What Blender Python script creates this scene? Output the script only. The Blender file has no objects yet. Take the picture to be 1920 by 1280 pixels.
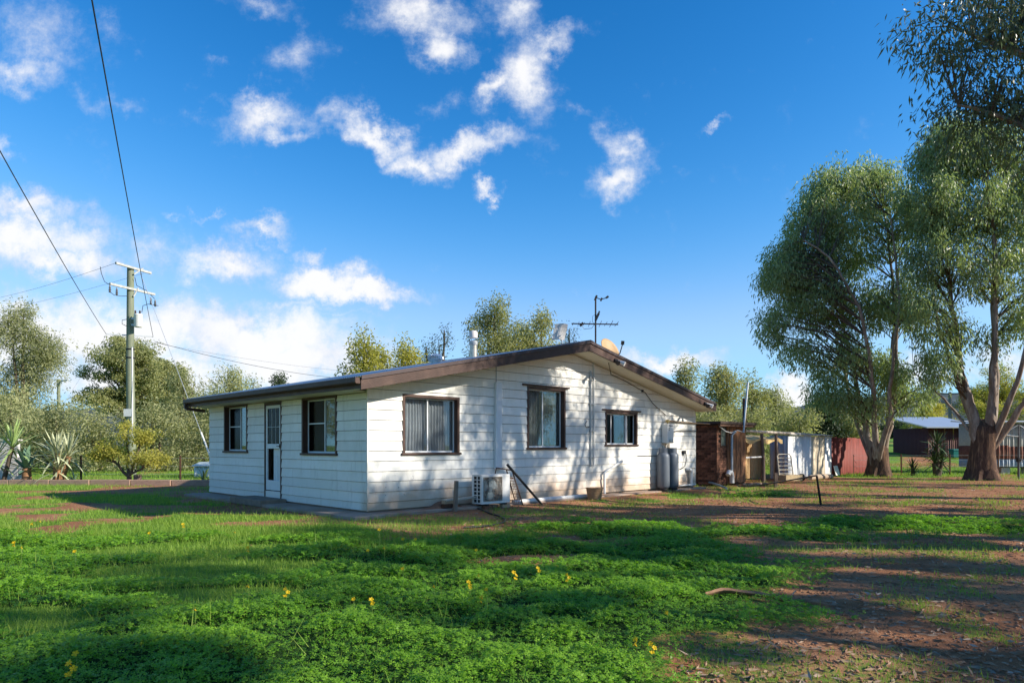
import bpy, math, random
import numpy as np
from mathutils import Vector, Matrix
random.seed(7); RNG = np.random.default_rng(7)
scene = bpy.context.scene
col = scene.collection
R = math.radians

# ------------------------------------------------------------------ camera
EYE = 1.4; FPX = 1280.0; HOR = 835.0
cd = bpy.data.cameras.new('camera'); cam = bpy.data.objects.new('camera', cd); col.objects.link(cam)
cam.location = (0, 0, EYE); cam.rotation_euler = (R(90), 0, 0)
cd.sensor_width = 36; cd.lens = 24.0; cd.shift_y = (HOR - 640) / 1920; cd.clip_start = .1; cd.clip_end = 6000
scene.camera = cam

# ------------------------------------------------------------------ light
SUN_AZ = math.atan2(.964, -.266)          # clockwise from +Y
SUN_EL = R(28)
sd = Vector((math.sin(SUN_AZ) * math.cos(SUN_EL), math.cos(SUN_AZ) * math.cos(SUN_EL), math.sin(SUN_EL)))
sl = bpy.data.lights.new('sun', 'SUN'); so = bpy.data.objects.new('sun', sl); col.objects.link(so)
sl.energy = 3.4; sl.angle = R(.55); sl.color = (1, .92, .80)
so.rotation_euler = sd.to_track_quat('Z', 'Y').to_euler(); so.location = (30, -8, 25)
scene.view_settings.view_transform = 'Standard'; scene.view_settings.look = 'None'
scene.view_settings.exposure = 1.12; scene.view_settings.gamma = 1; scene.view_settings.use_curve_mapping = False
scene.cycles.use_denoising = True; scene.cycles.max_bounces = 6; scene.cycles.transparent_max_bounces = 12

world = bpy.data.worlds.new('World'); scene.world = world; world.use_nodes = True
wt = world.node_tree; wt.nodes.clear()
def nd(t, kind, **kw):
    n = t.nodes.new(kind)
    for k, v in kw.items():
        if k.startswith('i_'):
            n.inputs[k[2:].replace('_', ' ')].default_value = v
        else: setattr(n, k, v)
    return n
def mth(t, op, a, b=None, clamp=False):
    n = t.nodes.new('ShaderNodeMath'); n.operation = op; n.use_clamp = clamp
    for i, x in enumerate((a, b)):
        if x is None: continue
        if isinstance(x, (int, float)): n.inputs[i].default_value = x
        else: t.links.new(x, n.inputs[i])
    return n.outputs[0]
def smooth(t, x, a, b, lo=0., hi=1.):
    n = t.nodes.new('ShaderNodeMapRange'); n.interpolation_type = 'SMOOTHSTEP'
    t.links.new(x, n.inputs[0]); n.inputs[1].default_value = a; n.inputs[2].default_value = b
    n.inputs[3].default_value = lo; n.inputs[4].default_value = hi
    return n.outputs[0]
def mixc(t, f, a, b, mode='MIX'):
    n = t.nodes.new('ShaderNodeMix'); n.data_type = 'RGBA'; n.blend_type = mode; n.clamp_factor = True
    for i, x in ((0, f), (6, a), (7, b)):
        if isinstance(x, (int, float)): n.inputs[i].default_value = x
        elif isinstance(x, tuple): n.inputs[i].default_value = (*x[:3], 1)
        else: t.links.new(x, n.inputs[i])
    return n.outputs[2]

def build_world():
    t = wt; L = t.links.new
    sky = nd(t, 'ShaderNodeTexSky', sky_type='NISHITA', sun_disc=False, sun_elevation=SUN_EL, sun_rotation=SUN_AZ,
             altitude=200, air_density=1.0, dust_density=.25, ozone_density=2.2)
    hs = nd(t, 'ShaderNodeHueSaturation'); hs.inputs['Saturation'].default_value = 1.22; hs.inputs['Value'].default_value = 1.0
    hs.inputs['Hue'].default_value = .5
    L(sky.outputs[0], hs.inputs['Color'])
    s1 = nd(t, 'ShaderNodeVectorMath', operation='SCALE'); L(hs.outputs[0], s1.inputs[0]); s1.inputs['Scale'].default_value = .26
    gm = nd(t, 'ShaderNodeGamma'); L(s1.outputs[0], gm.inputs[0]); gm.inputs[1].default_value = 1.42
    s2 = nd(t, 'ShaderNodeVectorMath', operation='SCALE'); L(gm.outputs[0], s2.inputs[0]); s2.inputs['Scale'].default_value = 1 / .26
    s3 = nd(t, 'ShaderNodeVectorMath', operation='SCALE'); L(s2.outputs[0], s3.inputs[0]); s3.inputs['Scale'].default_value = .77
    sc = nd(t, 'ShaderNodeSeparateColor'); L(s3.outputs[0], sc.inputs[0]); cbn = nd(t, 'ShaderNodeCombineColor')
    for k, (piv, ex, top) in enumerate(((.5, 1.75, 1.25), (1., 1.0, 2.6), (1., 1.0, 3.9))):   # deeper blue aloft, soft shoulder at the horizon
        x = mth(t, 'MULTIPLY', mth(t, 'POWER', mth(t, 'DIVIDE', sc.outputs[k], piv), ex), piv); q = mth(t, 'POWER', mth(t, 'DIVIDE', x, top), 3.)
        L(mth(t, 'DIVIDE', x, mth(t, 'POWER', mth(t, 'ADD', q, 1.), 1 / 3)), cbn.inputs[k])
    tc = nd(t, 'ShaderNodeTexCoord'); sp = nd(t, 'ShaderNodeSeparateXYZ'); L(tc.outputs['Generated'], sp.inputs[0])
    yy = mth(t, 'MAXIMUM', sp.outputs[1], .02)
    u = mth(t, 'DIVIDE', sp.outputs[0], yy); v = mth(t, 'DIVIDE', sp.outputs[2], yy)
    cb = nd(t, 'ShaderNodeCombineXYZ'); L(u, cb.inputs[0]); L(v, cb.inputs[1])
    n1 = nd(t, 'ShaderNodeTexNoise', i_Scale=9., i_Detail=8., i_Roughness=.66); L(cb.outputs[0], n1.inputs['Vector'])
    w1 = nd(t, 'ShaderNodeVectorMath', operation='SUBTRACT'); L(n1.outputs['Color'], w1.inputs[0]); w1.inputs[1].default_value = (.5, .5, .5)
    w2 = nd(t, 'ShaderNodeVectorMath', operation='SCALE'); L(w1.outputs[0], w2.inputs[0]); w2.inputs['Scale'].default_value = .15
    w3 = nd(t, 'ShaderNodeVectorMath', operation='ADD'); L(cb.outputs[0], w3.inputs[0]); L(w2.outputs[0], w3.inputs[1])
    # real directions of the cloud banks (centre, half extents in 1/1280 rad tangent units, tilt, weight)
    B = [(55, 70, 120, 95, -20, .62), (20, 145, 110, 38, 0, .8), (215, 55, 90, 35, -25, .34), (215, 195, 85, 22, -8, .42), (480, 10, 70, 30, 0, .55),
         (790, 25, 110, 50, -15, .9), (835, 95, 62, 36, -20, .9), (700, 45, 60, 45, 0, .4), (950, 25, 70, 45, -10, .95), (1025, 85, 78, 26, 0, .75),
         (985, 145, 52, 85, 12, 1.0), (935, 165, 55, 30, 30, .9), (825, 187, 40, 26, 0, .55), (550, 122, 75, 40, 10, .5), (430, 140, 35, 18, 0, .4),
         (480, 212, 80, 34, 10, .95), (520, 240, 60, 25, 0, .8), (620, 210, 60, 30, 0, .65), (705, 248, 95, 30, -24, 1.0), (790, 305, 48, 34, -20, 1.0),
         (870, 282, 105, 30, 4, 1.0), (1170, 265, 55, 38, -30, .85), (1170, 325, 66, 40, 20, .9), (1340, 226, 38, 13, 12, .8), (915, 347, 30, 16, 0, .9),
         (1095, 195, 45, 18, -25, .45), (1010, 278, 30, 28, 0, .38), (40, 385, 150, 36, -6, .85), (50, 445, 150, 60, -6, 1.1), (110, 490, 130, 36, 0, .95),
         (275, 460, 80, 60, 0, .62), (430, 492, 100, 44, 0, .95), (485, 438, 65, 22, -8, .75), (585, 470, 45, 16, -10, .6),
         (610, 520, 85, 40, 0, 1.2), (680, 540, 115, 28, -6, 1.15), (530, 570, 200, 20, -3, .55), (640, 590, 130, 14, -3, .45),
         (470, 630, 230, 62, -4, 1.25), (250, 620, 260, 70, 0, 1.15), (60, 640, 220, 80, 0, 1.1), (560, 680, 190, 60, 0, 1.15), (260, 700, 300, 60, 0, 1.1),
         (1250, 678, 110, 24, -3, 1.0), (1490, 738, 48, 34, 0, 1.15), (1700, 700, 120, 40, 0, .7), (1880, 660, 120, 50, 0, .6), (10, 272, 34, 24, -20, .7), (400, 395, 26, 9, 0, .5), (330, 392, 26, 12, 0, .4)]
    acc = None
    for (px, py, rx, ry, rot, wgt) in B:
        if py < 360: wgt *= .86; rx *= 1.08; ry *= 1.08
        mp = nd(t, 'ShaderNodeMapping', vector_type='TEXTURE'); L(w3.outputs[0], mp.inputs[0])
        mp.inputs['Location'].default_value = ((px - 960) / FPX, (HOR - py) / FPX, 0)
        mp.inputs['Rotation'].default_value = (0, 0, R(rot)); mp.inputs['Scale'].default_value = (rx * 1.45 / FPX, ry * 1.45 / FPX, 1)
        g = nd(t, 'ShaderNodeTexGradient', gradient_type='SPHERICAL'); L(mp.outputs[0], g.inputs[0])
        x = mth(t, 'MULTIPLY', g.outputs[1], wgt)
        acc = x if acc is None else mth(t, 'MAXIMUM', acc, x)
    n2 = nd(t, 'ShaderNodeTexNoise', i_Scale=14., i_Detail=10., i_Roughness=.68); L(cb.outputs[0], n2.inputs['Vector'])
    dens = mth(t, 'ADD', mth(t, 'MULTIPLY', acc, 1.3), mth(t, 'MULTIPLY', mth(t, 'SUBTRACT', n2.outputs[0], .5), 1.6))
    front = smooth(t, sp.outputs[1], .25, .5)
    a1 = mth(t, 'MULTIPLY', smooth(t, dens, .12, 1.2), front)
    # scattered cloud of the same kind over the rest of the sky
    n3 = nd(t, 'ShaderNodeTexNoise', i_Scale=3.2, i_Detail=8., i_Roughness=.6); L(tc.outputs['Generated'], n3.inputs['Vector'])
    a2 = mth(t, 'MULTIPLY', smooth(t, n3.outputs[0], .55, .72), mth(t, 'SUBTRACT', 1., front))
    n5 = nd(t, 'ShaderNodeTexNoise', i_Scale=34., i_Detail=8., i_Roughness=.7); L(w3.outputs[0], n5.inputs['Vector'])
    al = mth(t, 'MULTIPLY', mth(t, 'ADD', a1, a2, True), smooth(t, mth(t, 'ADD', n5.outputs[0], mth(t, 'MULTIPLY', dens, .25)), .3, .75, .5, .97))
    n4 = nd(t, 'ShaderNodeTexNoise', i_Scale=9., i_Detail=5.); L(w3.outputs[0], n4.inputs['Vector'])
    sh = smooth(t, mth(t, 'ADD', mth(t, 'MULTIPLY', dens, .45), n4.outputs[0]), .5, 1.05)
    cc = mixc(t, sh, (1.9, 2.15, 2.7), (3.1, 3.1, 3.15))
    out = mixc(t, al, cbn.outputs[0], cc)
    bg = nd(t, 'ShaderNodeBackground'); L(out, bg.inputs[0]); bg.inputs[1].default_value = .15
    wo = nd(t, 'ShaderNodeOutputWorld'); L(bg.outputs[0], wo.inputs[0])
build_world()

# ------------------------------------------------------------------ helpers
def P(px, py, Y):
    return Vector(((px - 960) / FPX * Y, Y, EYE + (HOR - py) / FPX * Y))
def link(name, me, parent=None):
    o = bpy.data.objects.new(name, me); col.objects.link(o)
    if parent is not None: o.parent = parent
    return o
def tag(o, label, cat=None, group=None, kind=None):
    if label: o['label'] = label
    if cat: o['category'] = cat
    if group: o['group'] = group
    if kind: o['kind'] = kind
    return o
def thing(name, label, cat, loc=(0, 0, 0), rotz=0, group=None):
    o = link(name, None); o.location = loc; o.rotation_euler = (0, 0, rotz); o.empty_display_size = .2
    return tag(o, label, cat, group)
def copy_tree(o, parent=None):
    c = o.copy(); col.objects.link(c); c.parent = parent
    for ch in list(o.children): copy_tree(ch, c)
    return c
class MB:
    def __init__(s): s.v = []; s.f = []
    def add(s, vs, fs):
        b = len(s.v); s.v += [tuple(x) for x in vs]; s.f += [tuple(b + i for i in f) for f in fs]; return s
    def box(s, x0, x1, y0, y1, z0, z1):
        return s.add([(x0, y0, z0), (x1, y0, z0), (x1, y1, z0), (x0, y1, z0), (x0, y0, z1), (x1, y0, z1), (x1, y1, z1), (x0, y1, z1)],
                     [(0, 3, 2, 1), (4, 5, 6, 7), (0, 1, 5, 4), (1, 2, 6, 5), (2, 3, 7, 6), (3, 0, 4, 7)])
    def bar(s, p0, p1, w, h, up=(0, 0, 1)):
        p0 = Vector(p0); p1 = Vector(p1); d = (p1 - p0).normalized(); up = Vector(up)
        if abs(d.dot(up)) > .98: up = Vector((1, 0, 0))
        a = d.cross(up).normalized() * w / 2; b = a.cross(d).normalized() * h / 2
        vs = [p + i * a + j * b for p in (p0, p1) for (i, j) in ((-1, -1), (1, -1), (1, 1), (-1, 1))]
        return s.add(vs, [(0, 1, 2, 3), (7, 6, 5, 4), (0, 4, 5, 1), (1, 5, 6, 2), (2, 6, 7, 3), (3, 7, 4, 0)])
    def tube(s, pts, r, n=8, cap=True):
        pts = [Vector(p) for p in pts]; k = len(pts)
        rs = [r] * k if isinstance(r, (int, float)) else list(r)
        b = len(s.v); a = None
        for i, p in enumerate(pts):
            d = (pts[min(i + 1, k - 1)] - pts[max(i - 1, 0)])
            d = d.normalized() if d.length > 1e-9 else Vector((0, 0, 1))
            if a is None:
                a = d.orthogonal().normalized()
            else:
                a = a - d * a.dot(d)
                a = a.normalized() if a.length > 1e-6 else d.orthogonal().normalized()
            c = d.cross(a)
            for j in range(n):
                q = 2 * math.pi * j / n
                s.v.append(tuple(p + (a * math.cos(q) + c * math.sin(q)) * rs[i]))
        for i in range(k - 1):
            for j in range(n):
                j2 = (j + 1) % n
                s.f.append((b + i * n + j, b + i * n + j2, b + (i + 1) * n + j2, b + (i + 1) * n + j))
        if cap:
            s.f.append(tuple(b + j for j in reversed(range(n)))); s.f.append(tuple(b + (k - 1) * n + j for j in range(n)))
        return s
    def lathe(s, prof, n=16, c=(0, 0, 0)):
        b = len(s.v); k = len(prof)
        for (r, z) in prof:
            for j in range(n):
                q = 2 * math.pi * j / n
                s.v.append((c[0] + r * math.cos(q), c[1] + r * math.sin(q), c[2] + z))
        for i in range(k - 1):
            for j in range(n):
                j2 = (j + 1) % n
                s.f.append((b + i * n + j, b + i * n + j2, b + (i + 1) * n + j2, b + (i + 1) * n + j))
        s.f.append(tuple(b + j for j in reversed(range(n)))); s.f.append(tuple(b + (k - 1) * n + j for j in range(n)))
        return s
    def build(s, name, m, parent=None, smooth=0, bevel=0):
        me = bpy.data.meshes.new(name); me.from_pydata(s.v, [], s.f); me.update()
        if m: me.materials.append(m)
        if smooth:
            me.shade_smooth(); me.set_sharp_from_angle(angle=R(smooth))
        o = link(name, me, parent)
        if bevel:
            bv = o.modifiers.new('bevel', 'BEVEL'); bv.width = bevel; bv.segments = 2; bv.limit_method = 'ANGLE'
        return o
def np_mesh(name, V, F, mat, parent=None, tint=None, smooth=False):
    me = bpy.data.meshes.new(name); nv = len(V); nf, k = F.shape
    me.vertices.add(nv); me.vertices.foreach_set('co', np.ascontiguousarray(V, np.float32).ravel())
    me.loops.add(nf * k); me.loops.foreach_set('vertex_index', np.ascontiguousarray(F, np.int32).ravel())
    me.polygons.add(nf); me.polygons.foreach_set('loop_start', np.arange(0, nf * k, k, dtype=np.int32))
    me.update(calc_edges=True)
    if tint is not None:
        for nm, arr in tint.items():
            a = me.attributes.new(nm, 'FLOAT', 'POINT'); a.data.foreach_set('value', np.ascontiguousarray(arr, np.float32))
    if smooth: me.shade_smooth()
    me.materials.append(mat)
    return link(name, me, parent)

# numpy value noise
_tab = RNG.random((256, 256)).astype(np.float64)
def vnoise(x, y):
    xi = np.floor(x).astype(int); yi = np.floor(y).astype(int); fx = x - xi; fy = y - yi
    fx = fx * fx * (3 - 2 * fx); fy = fy * fy * (3 - 2 * fy)
    g = lambda i, j: _tab[i % 256, j % 256]
    return (g(xi, yi) * (1 - fx) + g(xi + 1, yi) * fx) * (1 - fy) + (g(xi, yi + 1) * (1 - fx) + g(xi + 1, yi + 1) * fx) * fy
def fbm(x, y, o=4):
    s = 0; a = .5; n = 0
    for k in range(o):
        s = s + a * vnoise(x * 2 ** k + 17.3 * k, y * 2 ** k + 9.1 * k); n += a; a *= .5
    return s / n
def sst(x, a, b):
    t = np.clip((x - a) / (b - a), 0, 1); return t * t * (3 - 2 * t)

# ------------------------------------------------------------------ materials
MATS = {}
def pm(name, c, rough=.7, metal=0, var=.12, scale=6, bump=0, bscale=60, c2=None, c2amt=.5, c2scale=2., spec=.3, stretch=None, rnd=0):
    if name in MATS: return MATS[name]
    m = bpy.data.materials.new(name); m.use_nodes = True; t = m.node_tree; L = t.links.new
    b = t.nodes['Principled BSDF']; b.inputs['Roughness'].default_value = rough; b.inputs['Metallic'].default_value = metal
    b.inputs['Specular IOR Level'].default_value = spec
    tc = nd(t, 'ShaderNodeTexCoord'); vec = tc.outputs['Object']
    if stretch:
        mp = nd(t, 'ShaderNodeMapping'); mp.inputs['Scale'].default_value = stretch; L(vec, mp.inputs[0]); vec = mp.outputs[0]
    n = nd(t, 'ShaderNodeTexNoise', i_Scale=scale, i_Detail=5., i_Roughness=.65); L(vec, n.inputs['Vector'])
    base = c
    if c2 is not None:
        n2 = nd(t, 'ShaderNodeTexNoise', i_Scale=c2scale, i_Detail=6., i_Roughness=.7); L(vec, n2.inputs['Vector'])
        base = mixc(t, smooth(t, n2.outputs[0], 1 - c2amt - .12, 1 - c2amt + .12), c, c2)
    f = nd(t, 'ShaderNodeMapRange'); L(n.outputs[0], f.inputs[0]); f.inputs[1].default_value = .25; f.inputs[2].default_value = .75
    f.inputs[3].default_value = 1 - var; f.inputs[4].default_value = 1 + var
    fac = f.outputs[0]
    if rnd:
        oi = nd(t, 'ShaderNodeObjectInfo'); fac = mth(t, 'MULTIPLY', fac, smooth(t, oi.outputs['Random'], 0, 1, 1 - rnd, 1 + rnd))
    vm = nd(t, 'ShaderNodeVectorMath', operation='SCALE')
    if isinstance(base, tuple): vm.inputs[0].default_value = base
    else: L(base, vm.inputs[0])
    L(fac, vm.inputs['Scale']); L(vm.outputs[0], b.inputs['Base Color'])
    if bump:
        n3 = nd(t, 'ShaderNodeTexNoise', i_Scale=bscale, i_Detail=4.); L(vec, n3.inputs['Vector'])
        bp = nd(t, 'ShaderNodeBump'); bp.inputs['Strength'].default_value = bump; bp.inputs['Distance'].default_value = .02
        L(n3.outputs[0], bp.inputs['Height']); L(bp.outputs[0], b.inputs['Normal'])
    MATS[name] = m; return m
def leafmat(name, ca, cb, trans=.3, rough=.5, spec=.35, tcol=None):
    m = bpy.data.materials.new(name); m.use_nodes = True; t = m.node_tree; L = t.links.new
    b = t.nodes['Principled BSDF']; b.inputs['Roughness'].default_value = rough; b.inputs['Specular IOR Level'].default_value = spec
    at = nd(t, 'ShaderNodeAttribute', attribute_name='tint')
    c = mixc(t, at.outputs['Fac'], ca, cb); L(c, b.inputs['Base Color'])
    tr = nd(t, 'ShaderNodeBsdfTranslucent')
    L(mixc(t, 1., c, tcol or (1.3, 1.35, .7), 'MULTIPLY'), tr.inputs[0])
    mx = nd(t, 'ShaderNodeMixShader'); mx.inputs[0].default_value = trans
    L(b.outputs[0], mx.inputs[1]); L(tr.outputs[0], mx.inputs[2]); L(mx.outputs[0], t.nodes['Material Output'].inputs[0])
    return m
def glassmat(name, tint, refl=1.0, rough=.02):
    m = bpy.data.materials.new(name); m.use_nodes = True; t = m.node_tree; L = t.links.new
    t.nodes.remove(t.nodes['Principled BSDF'])
    tr = nd(t, 'ShaderNodeBsdfTransparent'); tr.inputs[0].default_value = (*tint, 1)
    gl = nd(t, 'ShaderNodeBsdfGlossy'); gl.inputs['Roughness'].default_value = rough
    fr = nd(t, 'ShaderNodeFresnel'); fr.inputs[0].default_value = 1.52
    mx = nd(t, 'ShaderNodeMixShader'); L(mth(t, 'MULTIPLY', fr.outputs[0], 0.75 * refl, True), mx.inputs[0])
    L(tr.outputs[0], mx.inputs[1]); L(gl.outputs[0], mx.inputs[2]); L(mx.outputs[0], t.nodes['Material Output'].inputs[0])
    return m
def wallpaint():
    m = bpy.data.materials.new('weatherboard_paint'); m.use_nodes = True; t = m.node_tree; L = t.links.new
    b = t.nodes['Principled BSDF']; b.inputs['Roughness'].default_value = .62; b.inputs['Specular IOR Level'].default_value = .25
    tc = nd(t, 'ShaderNodeTexCoord'); sp = nd(t, 'ShaderNodeSeparateXYZ'); L(tc.outputs['Object'], sp.inputs[0])
    oi = nd(t, 'ShaderNodeObjectInfo')
    n1 = nd(t, 'ShaderNodeTexNoise', i_Scale=1.6, i_Detail=6., i_Roughness=.65); L(tc.outputs['Object'], n1.inputs['Vector'])
    mp = nd(t, 'ShaderNodeMapping'); mp.inputs['Scale'].default_value = (9, 9, 1.2); L(tc.outputs['Object'], mp.inputs[0])
    n2 = nd(t, 'ShaderNodeTexNoise', i_Scale=1., i_Detail=5., i_Roughness=.7); L(mp.outputs[0], n2.inputs['Vector'])
    base = mixc(t, smooth(t, n1.outputs[0], .35, .7), (.78, .755, .68), (.85, .83, .775))
    base = mixc(t, mth(t, 'MULTIPLY', smooth(t, n2.outputs[0], .5, .78), .42), base, (.50, .47, .40))
    hgt = mth(t, 'ADD', sp.outputs[2], mth(t, 'MULTIPLY', mth(t, 'SUBTRACT', n1.outputs[0], .5), -1.1))
    # mud splashed up the gable wall
    front = smooth(t, sp.outputs[1], .05, .3, 1., .22)
    mud = mth(t, 'MULTIPLY', mth(t, 'MULTIPLY', smooth(t, hgt, .0, .62, 1., 0.), front), .8)
    base = mixc(t, mud, base, (.50, .33, .20))
    n5 = nd(t, 'ShaderNodeTexNoise', i_Scale=14., i_Detail=4., i_Roughness=.7); L(tc.outputs['Object'], n5.inputs['Vector'])
    chip = mth(t, 'MULTIPLY', smooth(t, n5.outputs[0], .66, .72), smooth(t, hgt, .35, 1.1, 1., 0.))
    base = mixc(t, mth(t, 'MULTIPLY', chip, front), base, (.26, .21, .17))
    vm = nd(t, 'ShaderNodeVectorMath', operation='SCALE'); L(base, vm.inputs[0]); L(smooth(t, oi.outputs['Random'], 0, 1, .91, 1.03), vm.inputs['Scale'])
    L(vm.outputs[0], b.inputs['Base Color'])
    bp = nd(t, 'ShaderNodeBump'); bp.inputs['Strength'].default_value = .12; bp.inputs['Distance'].default_value = .01
    L(n2.outputs[0], bp.inputs['Height']); L(bp.outputs[0], b.inputs['Normal'])
    return m

PAINT = wallpaint()
BROWN = pm('brown_trim', (.07, .037, .028), .5, var=.3, scale=4, c2=(.115, .07, .05), c2amt=.36, c2scale=3, bump=.15)
SOFFIT = pm('cream_soffit', (.66, .62, .5), .7, var=.06)
ALU = pm('white_aluminium', (.72, .73, .73), .4, var=.05)
ROOFM = pm('roof_iron', (.55, .56, .57), .4, .6, var=.12, scale=3)
RUST = pm('rusty_steel', (.085, .045, .03), .8, .2, var=.35, scale=30, c2=(.18, .08, .04), c2amt=.4, c2scale=12)
DARKM = pm('dark_steel', (.035, .03, .03), .6, .3, var=.2)
GALV = pm('galvanised_steel', (.42, .44, .46), .42, .5, var=.2, scale=20)
PVC = pm('white_plastic_pipe', (.66, .66, .64), .45, var=.08, c2=(.5, .44, .36), c2amt=.35)
CONC = pm('concrete', (.34, .27, .22), .9, var=.2, scale=5, bump=.3, c2=(.27, .17, .115), c2amt=.45, c2scale=2.5)
TIMB = pm('grey_timber', (.22, .17, .13), .85, var=.3, scale=6, bump=.4, stretch=(6, 6, 1))
BRICKM = pm('red_brick', (.17, .075, .045), .95, var=.4, scale=12, rnd=.5, bump=.6, c2=(.08, .042, .03), c2amt=.45, c2scale=9)
MORT = pm('mortar', (.11, .085, .07), .95, var=.2)
BLK = pm('black_plastic', (.02, .02, .022), .45, var=.1)
WHITEM = pm('white_metal_paint', (.72, .71, .68), .4, var=.06, c2=(.60, .55, .47), c2amt=.33)
GLASS = glassmat('window_glass', (.80, .84, .84))
MESHP = glassmat('dark_insect_screen', (.25, .26, .27), .45, .15)
CURT_G = pm('grey_sheer_curtain', (.55, .53, .57), .9, var=.2, scale=3)
CURT_W = pm('pale_blind', (.78, .78, .77), .9, var=.1)
CURT_C = pm('reflection_green_curtain', (.66, .69, .60), .9, var=.25, scale=5)  # pale curtain with the green of reflected trees put into its colour

# ------------------------------------------------------------------ ground
def ell(x, y, cx, cy, rx, ry, rot=0):
    c, s = math.cos(R(rot)), math.sin(R(rot)); dx = x - cx; dy = y - cy
    return np.sqrt(((dx * c + dy * s) / rx) ** 2 + ((-dx * s + dy * c) / ry) ** 2)
TH = math.atan2(.703, .711); HC = (-2.77, 13.1); HZ = .17
UX, UY = math.cos(TH), math.sin(TH)
def to_house(x, y):
    dx = x - HC[0]; dy = y - HC[1]
    return dx * UX + dy * UY, -dx * UY + dy * UX
def from_house(a, b):
    return HC[0] + a * UX - b * UY, HC[1] + a * UY + b * UX
def clover_den(x, y):
    n = fbm(x * .55 + 3, y * .55 + 1, 4); n2 = fbm(x * 1.7 + 31, y * 1.7 + 7, 3)
    xr = np.interp(y, [3, 4, 4.9, 6.1, 7, 8, 9.3, 10.2, 11.3, 12.2], [.5, .8, 1.2, 1.8, 2.7, 3.1, 3.0, 2.6, 2.0, .6])
    d = sst(xr - x + (n - .5) * 3.4, -.35, .55) * sst(10.2 + (n2 - .5) * 1.8 - y, -.3, .4)
    d = np.maximum(d, sst(1.15 - ell(x, y, 2.9, 11.0, 2.7, .8, -8) + (n2 - .5) * 1.3, 0, .5))
    d = np.maximum(d, sst(1.1 - ell(x, y, 7.3, 11.9, 2.0, .85, -10) + (n2 - .5) * .9, 0, .4))
    d = np.maximum(d, .9 * sst(1.0 - ell(x, y, 6.6, 18.8, 1.5, .7) + (n2 - .5) * .8, 0, .5))
    for (cx, cy, rx, ry, ro) in ((.45, 8.5, .85, .42, 0), (-2.5, 6.5, .42, .2, 0), (1.2, 9.9, .7, .3, 0), (-3.6, 5.3, .25, .2, 0)):
        d = d * sst(ell(x, y, cx, cy, rx, ry, ro) + (n2 - .5) * 1.1, .8, 1.15)
    # the trodden grassy track across the clover
    for (cx, cy, rx, ry, ro) in ((-3.3, 7.6, 1.2, .75, 20), (-2.7, 6.3, .9, .4, 0), (-4.3, 9.0, 1.3, .7, 20), (-4.2, 5.6, .6, .3, 0)):
        d = d * sst(ell(x, y, cx, cy, rx, ry, ro) + (n2 - .5) * .8, .75, 1.25)
    return d * (y > 2.2)
def grass_den(x, y):
    n = fbm(x * .4 + 61, y * .4 + 11, 4); n2 = fbm(x * 1.4 + 11, y * 1.4 + 43, 4)
    hx, hy = to_house(x, y)
    g = .5 * sst(n2 * .7 + n * .3, .43, .58)                                            # thin tufts on the bare soil
    left = sst(-hx, .55, 1.1) * sst(-x, 1.2, 2.6)                          # lawn beside the house
    lawn = left * sst(n * .55 + n2 * .45, .40, .50) * (1 - .9 * sst(1.25 - ell(x, y, -7.4, 15.0, 3.2, .75, -20), 0, .4)) * (1 - .95 * sst(1.2 - ell(x, y, -13.2, 20.6, 2.6, .6, 0), 0, .4)) * (1 - .95 * sst(1.2 - ell(x, y, -3.6, 12.4, 1.8, .5, 8), 0, .4))
    g = np.maximum(g, lawn)
    track = sst(1.4 - ell(x, y, -3.4, 7.2, 1.9, 2.2, 20), 0, .5) * .95
    g = np.maximum(g, track * (1 - sst(1.1 - ell(x, y, -2.55, 6.5, .45, .18), 0, .3)))
    far = np.maximum(sst(y + .25 * np.abs(x), 34, 37) * (x > 4), sst(y, 23.8, 24.4) * (x < -7))
    far = np.maximum(far, sst(y, 29.2, 30.5) * (x > 14.5))
    g = np.maximum(g, far * sst(n2, .28, .45))
    yard = sst(hy, -1.6, -.6) * sst(1 - hy, -.8, .6) * (hx > 0) * (hx < 13)
    g = np.maximum(g, .75 * sst(fbm(x * 1.1, y * 1.1 + 77, 3), .5, .62) * sst(-hy, .5, .8) * sst(2.2 + hy, 0, .6) * (hx > .3) * (hx < 16))
    inside = (hx > -.6) & (hy > -.45) & (hx < 12.2) & (hy < 8.3)
    return np.where(inside, 0, g)
def gz(x, y):
    x = np.asarray(x, float); y = np.asarray(y, float)
    hx, hy = to_house(x, y)
    c = clover_den(x, y)
    z = .05 * (fbm(x * .35 + 5, y * .35, 3) - .5) + .02 * (fbm(x * 1.5, y * 1.5 + 9, 3) - .5)
    z = z + c * (.01 + .17 * (fbm(x * .8 + 9, y * .8 + 2, 3) - .44)) * sst(y, 2.5, 4.5)
    z = z * (1 - sst(y, 60, 120))
    nearh = sst(1.6 - np.maximum(np.maximum(-hx, hx - 12), np.maximum(-hy, hy - 8)), 0, 1.2)
    z = z * (1 - nearh) + .055 * nearh
    rgt = sst(x, 6, 15)
    z = z + rgt * (.9 * sst(y, 33, 50) + .03 * np.clip(y - 45, 0, 55))
    return z
def gzs(x, y): return float(gz(np.array([x]), np.array([y]))[0])

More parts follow.
